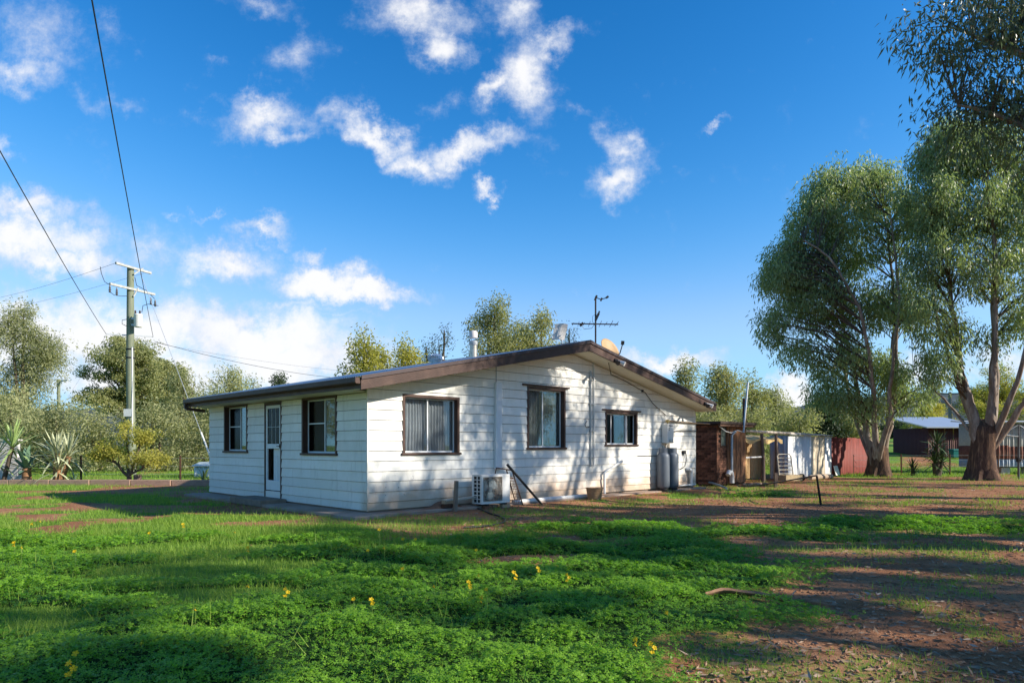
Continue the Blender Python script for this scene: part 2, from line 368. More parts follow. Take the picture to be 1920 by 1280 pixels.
def build_ground():
    def axis(lo, hi, step, far):
        a = list(np.arange(lo, hi, step)); s = step; v = hi
        while v < far: a.append(v); s *= 1.17; v += s
        a.append(far); s = step; v = lo - step; b = []
        while v > -far: b.append(v); s *= 1.17; v -= s
        b.append(-far)
        return np.array(b[::-1] + a)
    xs = axis(-12, 14, .12, 3000.); ys = axis(2.4, 24, .12, 3000.)
    X, Y = np.meshgrid(xs, ys); nx, ny = len(xs), len(ys)
    x = X.ravel(); y = Y.ravel(); V = np.stack([x, y, gz(x, y)], 1)
    i = np.arange(nx - 1)[None, :] + nx * np.arange(ny - 1)[:, None]; i = i.ravel()
    F = np.stack([i, i + 1, i + 1 + nx, i + nx], 1)
    m = bpy.data.materials.new('soil_and_grass'); m.use_nodes = True; t = m.node_tree; L = t.links.new
    b = t.nodes['Principled BSDF']; b.inputs['Roughness'].default_value = .95; b.inputs['Specular IOR Level'].default_value = .1
    ge = nd(t, 'ShaderNodeNewGeometry')
    cl = nd(t, 'ShaderNodeAttribute', attribute_name='clover'); gr = nd(t, 'ShaderNodeAttribute', attribute_name='grass')
    def nz(s, d=5., r=.65):
        n = nd(t, 'ShaderNodeTexNoise', i_Scale=s, i_Detail=d, i_Roughness=r); L(ge.outputs['Position'], n.inputs['Vector']); return n.outputs[0]
    a, f, h = nz(.7), nz(9.), nz(55., 4.)
    soil = mixc(t, smooth(t, a, .38, .62), (.32, .142, .068), (.42, .21, .108))
    soil = mixc(t, smooth(t, f, .5, .7), soil, (.20, .095, .05))
    soil = mixc(t, mth(t, 'MULTIPLY', smooth(t, h, .6, .72), .55), soil, (.48, .34, .22))
    soil = mixc(t, mth(t, 'MULTIPLY', smooth(t, h, .42, .33), .7), soil, (.10, .055, .035))
    grass = mixc(t, smooth(t, f, .35, .65), (.12, .26, .03), (.20, .32, .05))
    grass = mixc(t, smooth(t, nz(140., 2.), .42, .6), mixc(t, .5, grass, (.03, .07, .012)), grass)
    far = smooth(t, a, .4, .66)
    grass = mixc(t, mth(t, 'MULTIPLY', far, .35), grass, (.26, .37, .06))
    cov = mth(t, 'MAXIMUM', mth(t, 'MULTIPLY', cl.outputs['Fac'], .9), gr.outputs['Fac'])
    k = smooth(t, mth(t, 'ADD', cov, mth(t, 'MULTIPLY', mth(t, 'SUBTRACT', f, .5), 1.1)), .32, .72)
    base = mixc(t, k, soil, grass)
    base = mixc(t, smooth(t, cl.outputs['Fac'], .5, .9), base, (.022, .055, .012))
    L(base, b.inputs['Base Color'])
    bp = nd(t, 'ShaderNodeBump'); bp.inputs['Strength'].default_value = .7; bp.inputs['Distance'].default_value = .03
    L(mth(t, 'ADD', mth(t, 'ADD', f, mth(t, 'MULTIPLY', h, .8)), mth(t, 'MULTIPLY', nz(190., 3.), .4)), bp.inputs['Height']); L(bp.outputs[0], b.inputs['Normal'])
    o = np_mesh('ground', V, F, m, None, {'clover': clover_den(x, y), 'grass': grass_den(x, y)}, True)
    tag(o, 'red brown soil yard with patches of grass', None, None, 'structure')
build_ground()

def build_hills():
    px = np.linspace(-700, 2700, 500)
    h = np.interp(px, [-700, 0, 150, 300, 520, 620, 720, 900, 1200, 1450, 1600, 1700, 1790, 1920, 2700], [70, 62, 62, 74, 108, 124, 122, 92, 76, 66, 84, 98, 101, 92, 70])
    rows = []
    for k, (Yk, hk) in enumerate(((900, .0), (1000, .55), (1120, .86), (1230, 1.0), (1500, .9))):
        Z = (h * hk / FPX) * 1230 + EYE + (fbm(px * .05, px * 0 + k * 5, 4) - .5) * 14 * (hk > 0) + (RNG.random(500) - .5) * 3.2 * (hk > 0)
        if hk == 0: Z = Z * 0 - 3
        rows.append(np.stack([(px - 960) / FPX * 1230, np.full(500, Yk) + (fbm(px * .03, px * 0 + k, 3) - .5) * 60, Z], 1))
    V = np.concatenate(rows); i = (np.arange(499)[None, :] + 500 * np.arange(4)[:, None]).ravel()
    F = np.stack([i, i + 1, i + 501, i + 500], 1)
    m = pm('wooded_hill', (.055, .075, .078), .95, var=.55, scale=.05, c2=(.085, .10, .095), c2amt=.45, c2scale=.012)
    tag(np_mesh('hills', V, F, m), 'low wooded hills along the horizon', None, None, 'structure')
build_hills()

# ------------------------------------------------------------------ house
house = thing('house', 'low white weatherboard house with brown trim and shallow gable roof', 'house', (HC[0], HC[1], HZ), TH)
SL = .204; APX = 6.0; APZ = 3.805
def rz(x): return APZ - SL * abs(x - APX)              # top of the roof edge
def clip_poly(poly, a, b, c):                          # keep a*s + b*z <= c
    out = []
    for i in range(len(poly)):
        p, q = poly[i], poly[(i + 1) % len(poly)]
        dp = a * p[0] + b * p[1] - c; dq = a * q[0] + b * q[1] - c
        if dp <= 0: out.append(p)
        if (dp < 0 < dq) or (dq < 0 < dp):
            k = dp / (dp - dq); out.append((p[0] + (q[0] - p[0]) * k, p[1] + (q[1] - p[1]) * k))
    return out
def boards(parent, sheath, length, rows, openings, fmap, flip, joints, clips=(), s_start=0.):
    for (z0, z1) in rows:
        cuts = {s_start, length}
        for (a, b, c, d) in openings:
            if d > z0 and c < z1: cuts |= {a, b}
        jn = [j for j in joints(z0)]
        cuts |= set(jn); cuts = sorted(cuts); runs = []; cur = []
        for s0, s1 in zip(cuts[:-1], cuts[1:]):
            mid = (s0 + s1) / 2; segs = [(z0, z1)]
            for (a, b, c, d) in openings:
                if a < mid < b:
                    segs = [(p, q) for (lo, hi) in segs for (p, q) in ((lo, min(hi, c)), (max(lo, d), hi)) if q - p > .004]
            e1 = .0015 if s1 in jn else 0.
            e0 = .0015 if s0 in jn else 0.
            if s0 in jn and cur: runs.append(cur); cur = []
            if not segs:
                if cur: runs.append(cur); cur = []
                continue
            for (p, q) in segs:
                cur.append([(s0 + e0, p), (s1 - e1, p), (s1 - e1, q - .008 * (q == z1)), (s0 + e0, q - .008 * (q == z1))])
                sp_ = [(s0, p), (s1, p), (s1, q), (s0, q)]
                for c in clips: sp_ = clip_poly(sp_, *c) if len(sp_) > 2 else sp_
                if len(sp_) > 2: sheath.add([fmap(a_, b_, -.016) for a_, b_ in sp_], [tuple(range(len(sp_)))])
        if cur: runs.append(cur)
        for run in runs:
            mb = MB(); off = lambda z: .030 - (z - z0) / (z1 - z0) * .020
            jit = random.uniform(-.0015, .0015)
            for poly in run:
                for c in clips: poly = clip_poly(poly, *c) if len(poly) > 2 else poly
                if len(poly) < 3: continue
                n = len(poly)
                fr = [fmap(s, z, off(z) + jit) for s, z in poly]; bk = [fmap(s, z, -.014) for s, z in poly]
                fc = [tuple(range(n)), tuple(reversed(range(n, 2 * n)))] + [(i, i + n, (i + 1) % n + n, (i + 1) % n) for i in range(n)]
                if flip: fc = [tuple(reversed(f)) for f in fc]
                mb.add(fr + bk, fc)
            if mb.v: mb.build('weatherboard', PAINT, parent)
gmap = lambda s, z, o: (s, -o, z)
lmap = lambda s, z, o: (-o, s, z)
def rows_to(top): 
    r = [(-.02, .13)]; z = .13
    while z < top: r.append((z, z + .2)); z += .2
    return r
OPG = {'A': (.80, 2.28, 1.05, 2.265), 'B': (4.375, 5.757, 1.15, 2.64), 'C': (7.39, 8.86, 1.225, 2.16)}
OPL = {'D': (5.35, 6.77, 1.06, 2.27), 'door': (3.53, 4.40, .02, 2.24), 'E': (1.10, 2.56, 1.035, 2.27)}
SHADOW_SHEATH = pm('shadow_line_sheathing', (.05, .045, .04), .95)  # backing coloured dark so the gaps between boards read as lap shadows
gable = link('gable_wall', None, house); gsh = MB()
sfz = APZ - .235                                       # soffit plane at the ridge
boards(gable, gsh, 12.0, rows_to(3.6), list(OPG.values()), gmap, False,
       lambda z: [[3.6, 9.2], [6.6], [3.0, 7.0, 10.4], [6.2]][int(round((z + .07) / .2)) % 4],
       clips=((-SL, 1, sfz - SL * APX - .012), (SL, 1, sfz + SL * APX - .012)), s_start=-.02)
gsh.build('sheathing', SHADOW_SHEATH, gable)
side = link('side_wall', None, house); ssh = MB()
boards(side, ssh, 7.78, rows_to(2.1)[:-1] + [(1.93, 2.13), (2.13, 2.255)], list(OPL.values()), lmap, True, lambda z: [[.55], [], [4.7], [3.0]][int(round((z + .07) / .2)) % 4], clips=((0, 1, 2.255),), s_start=.003)
ssh.build('sheathing', SHADOW_SHEATH, side)
mb = MB().box(.05, 11.98, 7.70, 7.78, -.02, 2.2); mb.box(11.92, 12.0, .02, 7.70, -.02, 2.25)
mb.add([(.05, 7.74, 2.2), (11.98, 7.74, 2.2), (6, 7.74, 3.5)], [(0, 2, 1)]); mb.build('rear_wall', PAINT, house)
MB().box(.03, 11.97, .03, 7.75, -.16, -.03).build('floor_slab', CONC, house)
MB().box(.06, 11.9, 3.4, 3.5, -.02, 2.4).build('inner_wall', pm('inner_plaster', (.30, .29, .27), .9), house)
# corner stops
MB().box(-.028, .0, -.028, .0, -.03, 2.24).build('corner_stop', PAINT, house)
MB().box(12.0, 12.02, -.028, .02, -.03, 2.24).build('corner_stop', PAINT, house)

def roof():
    r = None
    for sgn, xe in ((-1, -.56), (1, 12.28)):
        ys = np.linspace(-.63, 7.97, 113 * 8); am = .009 * np.sin(2 * np.pi * ys / .076)
        V = []; n = len(ys)
        for x in (APX + sgn * .02, xe):
            V.append(np.stack([np.full(n, x), ys, rz(x) + .012 + am], 1))
        for x in (xe, APX + sgn * .02):
            V.append(np.stack([np.full(n, x), ys, rz(x) + .010 + am], 1))
        V = np.concatenate(V); i = np.arange(n - 1); F = []
        for a, b in ((0, 1), (2, 3), (1, 2)):
            f = np.stack([i + a * n, i + b * n, i + 1 + b * n, i + 1 + a * n], 1); F.append(f if sgn > 0 else f[:, ::-1])
        o = np_mesh('roof_sheeting', V, np.concatenate(F), ROOFM, house, smooth=True); r = r or o
    mb = MB()
    for sgn in (-1, 1):
        mb.add([(APX, -.64, APZ + .035), (APX + sgn * .17, -.64, APZ + .035 - .17 * SL), (APX + sgn * .17, 7.98, APZ + .035 - .17 * SL), (APX, 7.98, APZ + .035)], [(0, 1, 2, 3)])
    mb.build('ridge_cap', ROOFM, house)
    def slab(x0, x1, y0, y1, d0, d1, name, m, dx=0):   # a slab following the roof slope
        vs = [(x, y, rz(x) - d) for x in (x0, x1) for y in (y0, y1) for d in (d1, d0)]
        return MB().add(vs, [(0, 1, 3, 2), (4, 6, 7, 5), (0, 4, 5, 1), (2, 3, 7, 6), (1, 5, 7, 3), (0, 2, 6, 4)]).build(name, m, house)
    for x0, x1 in ((-.53, APX), (APX, 12.25)):
        slab(x0, x1, -.612, -.58, .006, .235 if x0 < 0 else .225, 'barge_board', BROWN)
        slab(x0, x1, -.635, -.613, -.018, .05, 'barge_flashing', pm('dark_flashing', (.07, .05, .05), .5, .2), )
        slab(x0 + .04, x1, -.579, .05, .215, .235, 'gable_soffit', SOFFIT)
    # eaves on the low side
    MB().box(-.5, .02, .03, 7.9, 2.262, 2.285).build('eave_soffit', SOFFIT, house)
    MB().box(-.53, -.505, -.578, 7.95, 2.265, 2.455).build('fascia', BROWN, house)
    g = MB(); prof = [(-.531, 2.46), (-.531, 2.36), (-.555, 2.345), (-.62, 2.345), (-.645, 2.37), (-.645, 2.455), (-.638, 2.455), (-.638, 2.375), (-.617, 2.353), (-.557, 2.353), (-.539, 2.365), (-.539, 2.46)]
    n = len(prof); y0, y1 = -.60, 7.97
    g.add([(x, y0, z) for x, z in prof] + [(x, y1, z) for x, z in prof], [(i, (i + 1) % n, (i + 1) % n + n, i + n) for i in range(n)])
    g.add([(x, y0 + .002, z) for x, z in prof[:6]], [tuple(range(6))])
    g.build('gutter', BROWN, house)
    MB().bar((-.59, 7.90, 2.35), (-.59, 7.90, 2.22), .09, .09).bar((-.59, 7.90, 2.22), (-.1, 7.90, 2.17), .08, .08).build('downpipe_bend', BROWN, house)
    MB().box(12.225, 12.25, -.578, 7.95, 2.30, 2.50).build('fascia', BROWN, house)
    MB().box(11.98, 12.22, .03, 7.9, 2.30, 2.32).build('eave_soffit', SOFFIT, house)
    # flue, ventilator
    fl = MB().lathe([(.105, -.25), (.105, .42)], 18, (5.35, 3.0, 3.62)).build('flue', pm('flue_steel', (.52, .47, .40), .35, .7, var=.25, scale=9), house, 40)
    MB().lathe([(.09, .42), (.09, .5)], 18, (5.35, 3.0, 3.62)).build('flue_neck', RUST, fl, 40)
    MB().lathe([(.115, .40), (.125, .42), (.125, .5), (.10, .52)], 18, (5.35, 3.0, 3.62)).build('flue_collar', GALV, fl, 40)
    MB().lathe([(.10, .60), (.115, .60), (.115, .76), (.09, .79), (.0, .80)], 18, (5.35, 3.0, 3.62)).build('flue_cowl', pm('cowl', (.66, .60, .56), .5), fl, 40)
    w = MB().lathe([(.13, -.2), (.13, .03)], 20, (3.62, 2.5, 3.35)).build('ventilator', GALV, house, 40)
    d = MB()
    for k in range(22):
        q = 2 * math.pi * k / 22
        pts = [(3.62 + r * math.cos(q + z), 2.5 + r * math.sin(q + z), 3.37 + z) for r, z in ((.13, 0), (.185, .06), (.175, .13), (.11, .185), (.02, .2))]
        for a, b in zip(pts[:-1], pts[1:]): d.bar(a, b, .05, .006)
    d.build('ventilator_fins', pm('whirly_alu', (.75, .76, .76), .35, .5), w)
roof()

def window(key, wall, mullions, parts, head=False, recess=.075, ft=.055):
    s0, s1, z0, z1 = (OPG if wall == 'g' else OPL)[key]
    def bx(m, a, b, o0, o1, c, d):
        if wall == 'g': m.box(a, b, -o1, -o0, c, d)
        else: m.box(-o1, -o0, a, b, c, d)
        return m
    w = bx(MB(), s0, s0 + ft, -.11, .034, z0 + .035, z1 - ft); bx(w, s1 - ft, s1, -.11, .034, z0 + .035, z1 - ft); bx(w, s0, s1, -.11, .034, z1 - ft, z1)
    w = w.build('window', BROWN, house)
    bx(MB(), s0 - .035, s1 + .035, -.11, .062, z0 - .012, z0 + .034).build('sill', BROWN, w, bevel=.006)
    if head: bx(MB(), s0 - .16, s1 + .12, -.01, .075, z1 + .012, z1 + .05).build('head_cap', BROWN, w, bevel=.004)
    a = [s0 + ft] + mullions + [s1 - ft]
    for k, (p, q) in enumerate(zip(a[:-1], a[1:])):
        o = -recess - .028 * (k % 2); e = .024
        sa = MB(); bx(sa, p, p + e, o - .012, o + .014, z0 + .036, z1 - ft - .002); bx(sa, q - e, q, o - .012, o + .014, z0 + .036, z1 - ft - .002)
        bx(sa, p + e, q - e, o - .012, o + .014, z0 + .036, z0 + .036 + .035); bx(sa, p + e, q - e, o - .012, o + .014, z1 - ft - .03, z1 - ft - .002)
        kind = parts[k]
        if 'bar' in kind: zz = (z0 + z1) / 2 + .05; bx(sa, p + e, q - e, o - .012, o + .014, zz - .012, zz + .012)
        sa.build('sash', ALU, w)
        bx(MB(), p + e, q - e, o - .004, o, z0 + .07, z1 - ft - .03).build('pane', MESHP if 'mesh' in kind else GLASS, w)
    return w
def curtain(w, wall, s0, s1, z0, z1, off, m, amp=.022, per=.085, name='curtain', seed=0):
    n = int((s1 - s0) / .012); s = np.linspace(s0, s1, n); rr = np.random.default_rng(seed)
    ph = np.cumsum(2 * np.pi * .012 / per * (1 + .5 * (rr.random(n) - .5)) * (1 + .25 * np.sin(s * 5 + seed)))
    V = []
    for z, k in ((z0, 1.25), ((z0 + z1) / 2, 1.), (z1, .65)):
        o = off + amp * k * np.sin(ph); sh = s + .01 * np.sin(s * 7 + z * 3)
        V.append(np.stack([sh, -o, np.full(n, z)], 1) if wall == 'g' else np.stack([-o, sh, np.full(n, z)], 1))
    V = np.concatenate(V); i = np.concatenate([np.arange(n - 1), np.arange(n - 1) + n])
    np_mesh(name, V, np.stack([i, i + 1, i + 1 + n, i + n], 1), m, w, smooth=True)
wA = window('A', 'g', [1.50], ['', ''])
curtain(wA, 'g', .80, 1.52, 1.05, 2.28, -.165, CURT_G, seed=1); curtain(wA, 'g', 1.51, 2.3, 1.05, 2.28, -.185, CURT_G, seed=4)
wB = window('B', 'g', [5.02], ['', ''], head=True)
curtain(wB, 'g', 4.38, 5.78, 1.15, 2.64, -.16, CURT_W, amp=.016, per=.12, seed=2, name='vertical_blind')
wC = window('C', 'g', [7.76, 8.46], ['mesh', '', 'mesh'], head=True)
curtain(wC, 'g', 8.35, 8.8, 1.26, 2.12, -.26, CURT_G, seed=3)
wD = window('D', 'l', [5.95], ['', 'mesh bar']); curtain(wD, 'l', 5.36, 6.2, 1.1, 2.24, -.19, CURT_C, seed=5)
wE = window('E', 'l', [1.74], ['', 'mesh bar']); curtain(wE, 'l', 1.10, 2.0, 1.1, 2.24, -.19, CURT_C, seed=6)

def door():
    a, b, z0, z1 = OPL['door']
    d = MB().box(-.03, .11, a, a + .05, z0, z1).box(-.03, .11, b - .05, b, z0, z1).box(-.03, .11, a + .05, b - .05, z1 - .06, z1).build('screen_door', BROWN, house)
    s0, s1 = a + .055, b - .055
    MB().box(-.02, .03, s0, s1, .02, .17).build('threshold', PAINT, d)
    fr = MB(); X0, X1 = -.012, .02
    fr.box(X0, X1, s0, s0 + .07, .19, 2.17).box(X0, X1, s1 - .07, s1, .19, 2.17).box(X0, X1, s0 + .07, s1 - .07, 2.10, 2.17)
    fr.box(X0, X1, s0 + .07, s1 - .07, 1.16, 1.27).box(X0, X1, s0 + .07, s1 - .07, .19, .42); fr.build('door_frame', ALU, d, bevel=.003)
    MB().box(.006, .010, s0 + .07, s1 - .07, 1.27, 2.10).build('fly_screen', MESHP, d)
    bars = MB()
    for k in (1, 2): bars.box(.0, .005, s0 + .07 + k * .2, s0 + .078 + k * .2, 1.27, 2.10)
    bars.box(.0, .005, s0 + .07, s1 - .07, 1.66, 1.668).build('security_bars', ALU, d)
    MB().box(-.03, -.013, s0 + .018, s0 + .045, 1.17, 1.27).tube([(-.03, s0 + .03, 1.22), (-.06, s0 + .03, 1.22), (-.06, s0 + .11, 1.22)], .008, 6).build('handle', BLK, d)
    inn = MB().box(.06, .10, s0, s0 + .50, .19, 2.17)
    for zz0, zz1 in ((.3, 1.0), (1.15, 2.0)):
        for (p, q) in ((s0 + .1, s0 + .25), (s0 + .30, s0 + .44)):
            inn.box(.05, .06, p, q, zz0, zz0 + .015).box(.05, .06, p, q, zz1 - .015, zz1).box(.05, .06, p, p + .015, zz0 + .015, zz1 - .015).box(.05, .06, q - .015, q, zz0 + .015, zz1 - .015)
    inn.build('inner_door', ALU, d)
    MB().box(.5, .55, s0 - .6, s1 + .6, .0, 2.2).build('hall_panel', pm('dark_hall', (.06, .035, .025), .8), d)
door()
# services fixed to the gable wall
MB().box(3.30, 3.485, -.10, -.026, .70, 2.64).box(3.31, 3.475, -.095, -.026, 2.64, 2.66).build('pipe_cover', ALU, house, bevel=.012)
MB().tube([(3.36, -.035, 2.65), (3.36, -.035, 3.02)], .010, 6).build('cable', GALV, house)
MB().tube([(6.73, -.05, .68), (6.73, -.05, 3.18)], .022, 8).build('conduit', GALV, house, 40)
MB().tube([(6.863, -.05, .68), (6.863, -.05, 3.42), (6.86, -.2, 3.50)], .018, 8).build('conduit', PVC, house, 40)
cb = MB()
for z in (.9, 1.6, 2.3, 3.0): cb.box(6.69, 6.90, -.075, -.026, z, z + .03)
cb.build('conduit_saddles', GALV, house)
MB().tube([(6.6, -.04, 1.88), (6.5, -.045, 1.78), (6.55, -.045, 1.7), (6.7, -.045, 1.72)], .008, 5).build('loose_cable', BLK, house)
MB().tube([(7.25, -.10, -.05), (7.25, -.10, .50), (7.33, -.10, .55), (8.08, -.07, .80), (8.15, -.02, .82)], .035, 10).build('waste_pipe', PVC, house, 45)
MB().tube([(11.62, -.10, -.02), (11.62, -.10, .50)], .05, 12).tube([(11.62, -.10, .45), (11.5, -.11, .50), (11.46, -.02, .5)], .055, 12).build('drain_pipe', PVC, house, 45)
MB().tube([(10.9, -.12, .02), (11.85, -.12, .02)], .022, 8).build('floor_pipe', PVC, house, 45)
MB().tube([(6.9, -.50, 3.36), (7.6, -.05, 3.15), (8.3, -.05, 3.0), (9.2, -.05, 2.75), (9.6, -.05, 2.45), (10.3, -.05, 2.12)], .009, 5).build('eave_cable', DARKM, house)
MB().box(9.05, 9.12, -.06, -.026, 2.75, 2.82).build('junction_box', BLK, house)
MB().tube([(10.28, -.08, 2.0), (10.3, -.1, 1.97), (10.9, -.07, 1.95), (11.9, -.07, 1.93), (12.9, -.02, 1.93)], .022, 8).build('copper_pipe', pm('copper', (.34, .19, .10), .5, .5, c2=(.3, .26, .2), c2amt=.5), house, 45)
MB().tube([(10.42, -.08, 1.62), (10.9, -.06, 1.68), (12.0, -.06, 1.68)], .012, 6).build('water_pipe', DARKM, house)
MB().box(8.86, 9.9, -.034, -.026, .93, .945).build('scratch_strip', DARKM, house)
MB().tube([(11.3, -.06, 1.02), (11.32, -.1, .98), (11.33, -.11, .8), (11.25, -.1, .6), (11.05, -.07, .5)], .012, 6).box(11.22, 11.34, -.09, -.026, .97, 1.08).build('power_point', BLK, house)
tag(house, None)

# things fixed to or standing against the house (placed in house coordinates)
def hthing(name, label, cat, a, b, z=0, rot=0, group=None, g=True):
    x, y = from_house(a, b)
    return thing(name, label, cat, (x, y, z), TH + rot, group)
def GH(a, b):
    x, y = from_house(a, b); return gzs(x, y)

def aircon():
    z = .16
    t = hthing('air_conditioner', 'white split system outdoor unit under the duct, facing the yard', 'air conditioner', 2.42, -.60, z)
    W, D, H = .83, .33, .62
    mb = MB().box(0, W, .012, .03, 0, .05).box(0, W, .012, .03, H - .05, H - .002).box(0, .045, .012, .03, .05, H - .05).box(.60, W, .012, .03, .05, H - .05)
    mb.box(0, W, .03, D, H - .012, H).box(0, W, .03, D, 0, .012).box(W - .012, W, .03, D, .012, H - .012).box(0, W - .012, D - .012, D, .012, H - .012).box(.0, .012, .03, .07, .012, H - .012).box(0, .012, D - .06, D - .012, .012, H - .012)
    for k in range(8): zz = .02 + k * (H - .05) / 7; mb.box(0, .012, .07, D - .06, zz - .006, zz + .012)
    mb.box(0, .012, D / 2 - .012, D / 2 + .012, .012, H - .012)
    mb.build('casing', WHITEM, t, bevel=.003)
    MB().box(.014, .02, .06, D - .05, .02, H - .02).build('coil', BLK, t)
    cx, cz = .322, H / 2
    MB().box(.05, .60, .20, .205, .05, H - .05).build('fan_recess', pm('fan_recess', (.10, .11, .12), .8), t)
    fan = MB()
    for k in range(3):
        q0 = k * 2.094; pts = []
        for j in range(7): q = q0 + j * .24; pts.append(q)
        for i in range(6):
            q, r = pts[i], pts[i + 1]
            fan.add([(cx + .05 * math.cos(q), .13, cz + .05 * math.sin(q)), (cx + .235 * math.cos(q), .10 + .01 * i, cz + .235 * math.sin(q)), (cx + .235 * math.cos(r), .11 + .01 * i, cz + .235 * math.sin(r)), (cx + .05 * math.cos(r), .13, cz + .05 * math.sin(r))], [(0, 1, 2, 3)])
    fan.tube([(cx, .09, cz), (cx, .15, cz)], .06, 14).build('fan', pm('fan_blue', (.30, .38, .42), .5), t)
    gr = MB()
    for k in range(17): zz = .065 + k * (H - .13) / 16; gr.bar((.045, .008, zz), (.602, .008, zz), .008, .008)
    for xx in (.06, .2, .322, .45, .588): gr.bar((xx, .004, .055), (xx, .004, H - .055), .007, .007)
    ring = [(cx + .245 * math.cos(q), .014, cz + .245 * math.sin(q)) for q in np.linspace(0, 2 * math.pi, 33)]
    gr.tube(ring, .008, 5).build('fan_grille', pm('rusty_grille', (.50, .44, .36), .6, var=.2, c2=(.30, .17, .10), c2amt=.45, c2scale=4), t)
    for xx in (.12, .66): MB().box(xx, xx + .06, -.01, D + .01, -.035, -.001).build('foot', DARKM, t)
    MB().box(W, W + .035, D - .2, D - .06, .1, .28).tube([(W + .02, D - .1, .2), (W + .1, D - .08, .25), (W + .12, D + .15, .55)], .02, 6).build('valve_cover', WHITEM, t)
    for k, (xx, lab) in enumerate(((.10, 'red brick under the near left foot of the air conditioner'), (.62, 'pale brick under the right foot of the air conditioner'))):
        b = hthing('brick_block', lab, 'brick', 2.42 + xx, -.58, .05)
        MB().box(0, .23, 0, .11, 0, .076).build('brick', BRICKM if k == 0 else pm('pale_brick', (.42, .30, .2), .9), b, bevel=.004)
aircon()
def clutter():
    t = hthing('timber_stake', 'weathered timber stake leaning upright left of the air conditioner', 'stake', 1.72, -.55, .02)
    MB().bar((0, 0, 0), (.06, .03, .66), .075, .05, (0, 1, 0)).build('stake', TIMB, t)
    t = hthing('timber_plank', 'pale narrow plank lying behind the stake against the wall', 'plank', 1.62, -.34, .28)
    MB().bar((0, 0, 0), (1.0, .02, .03), .14, .035).build('plank', pm('pale_timber', (.50, .45, .38), .8, var=.2, stretch=(1, 8, 8)), t)
    t = hthing('brick_stack', 'short stack of bricks under the plank beside the stake', 'bricks', 1.55, -.40, .06)
    for k in range(3):
        b = MB().box(0, .23, 0, .11, 0, .07).build('brick', BRICKM if k < 2 else pm('pale_brick', (.42, .30, .2), .9), t, bevel=.004); b.location = (.02 * k, .01 * k, .0725 * k)
    for (k, lab) in ((0, 'low heap of spilled earth against the wall below the sheer curtained window'),):
        x, y = from_house(1.05, -.12)
        n = 24; V = []; F = []
        for i in range(n):
            for j in range(8):
                s = i / (n - 1); q = j / 7
                V.append((s * 1.3, -.40 * q, .17 * (1 - q) ** 1.3 * math.sin(math.pi * s) ** .7 * (.75 + .5 * vnoise(np.array([s * 7.]), np.array([q * 3.]))[0]) - .03))
        for i in range(n - 1):
            for j in range(7): F.append((i * 8 + j, i * 8 + j + 1, (i + 1) * 8 + j + 1, (i + 1) * 8 + j))
        o = MB().add(V, F).build('earth_heap', pm('heaped_soil', (.20, .11, .07), .95, var=.4, scale=14, bump=.8, bscale=30), None, 60)
        o.location = (x, y, .08); o.rotation_euler = (0, 0, TH); tag(o, lab, 'earth')
    t = hthing('rusty_frame', 'rusty steel rack with wire mesh standing right of the air conditioner', 'rack', 3.36, -.52, .05)
    MB().tube([(.42, .05, 0), (.14, .12, .80), (-.30, .16, .86), (-.36, .16, .68), (.18, .12, .62)], .016, 6).tube([(.50, .36, 0), (.20, .36, .80), (.14, .12, .80)], .016, 6).build('frame', RUST, t, 40)
    wm = MB()
    for k in range(9):
        z = .07 + k * .06; wm.tube([(.41 - .34 * z, .055 + .08 * z, z), (.49 - .35 * z, .36, z)], .004, 4); wm.tube([(.41 - .34 * z, .055 + .08 * z, z), (.12 - .2 * z, .07 + .08 * z, z + .01)], .004, 4)
    for k in range(6): q = k / 5; wm.tube([(.41 * (1 - q) + .12 * q, .06, .05), (.21 * (1 - q) + .02 * q, .10, .6)], .004, 4)
    wm.build('wire_mesh', RUST, t)
    t = hthing('black_pole', 'long dark pole leaning across the rusty rack', 'pole', 4.25, -.62, .05)
    MB().tube([(0, 0, 0), (-.90, .22, .93)], [.026, .030], 10).build('pole', BLK, t, 40)
    # white pipe lying at the foot of the wall
    t = hthing('drain_pipe', 'long white plastic pipe lying along the foot of the gable wall', 'pipe', 3.7, -.24, .11)
    MB().tube([(0, 0, 0), (1.4, .01, .01), (2.75, .03, .0)], .055, 12).build('pipe', PVC, t, 40)
    # pot
    t = hthing('flower_pot', 'woven tan plant pot standing below the twin conduits', 'pot', 6.3, -.52, .045)
    pr = [(.155, 0), (.165, .02)]
    for k in range(6): z = .03 + k * .04; r = .165 + .045 * (z / .28); pr += [(r + .008, z), (r + .008, z + .022), (r - .002, z + .03)]
    pr += [(.225, .275), (.225, .30), (.205, .30), (.19, .27)]
    MB().lathe(pr, 22).build('bowl', pm('tan_pot', (.36, .22, .12), .8, var=.2), t, 40)
    MB().lathe([(.0, .255), (.19, .26)], 22).build('potting_soil', pm('heaped_soil', (.2, .11, .07)), t)
    # gas cylinders
    proto = None
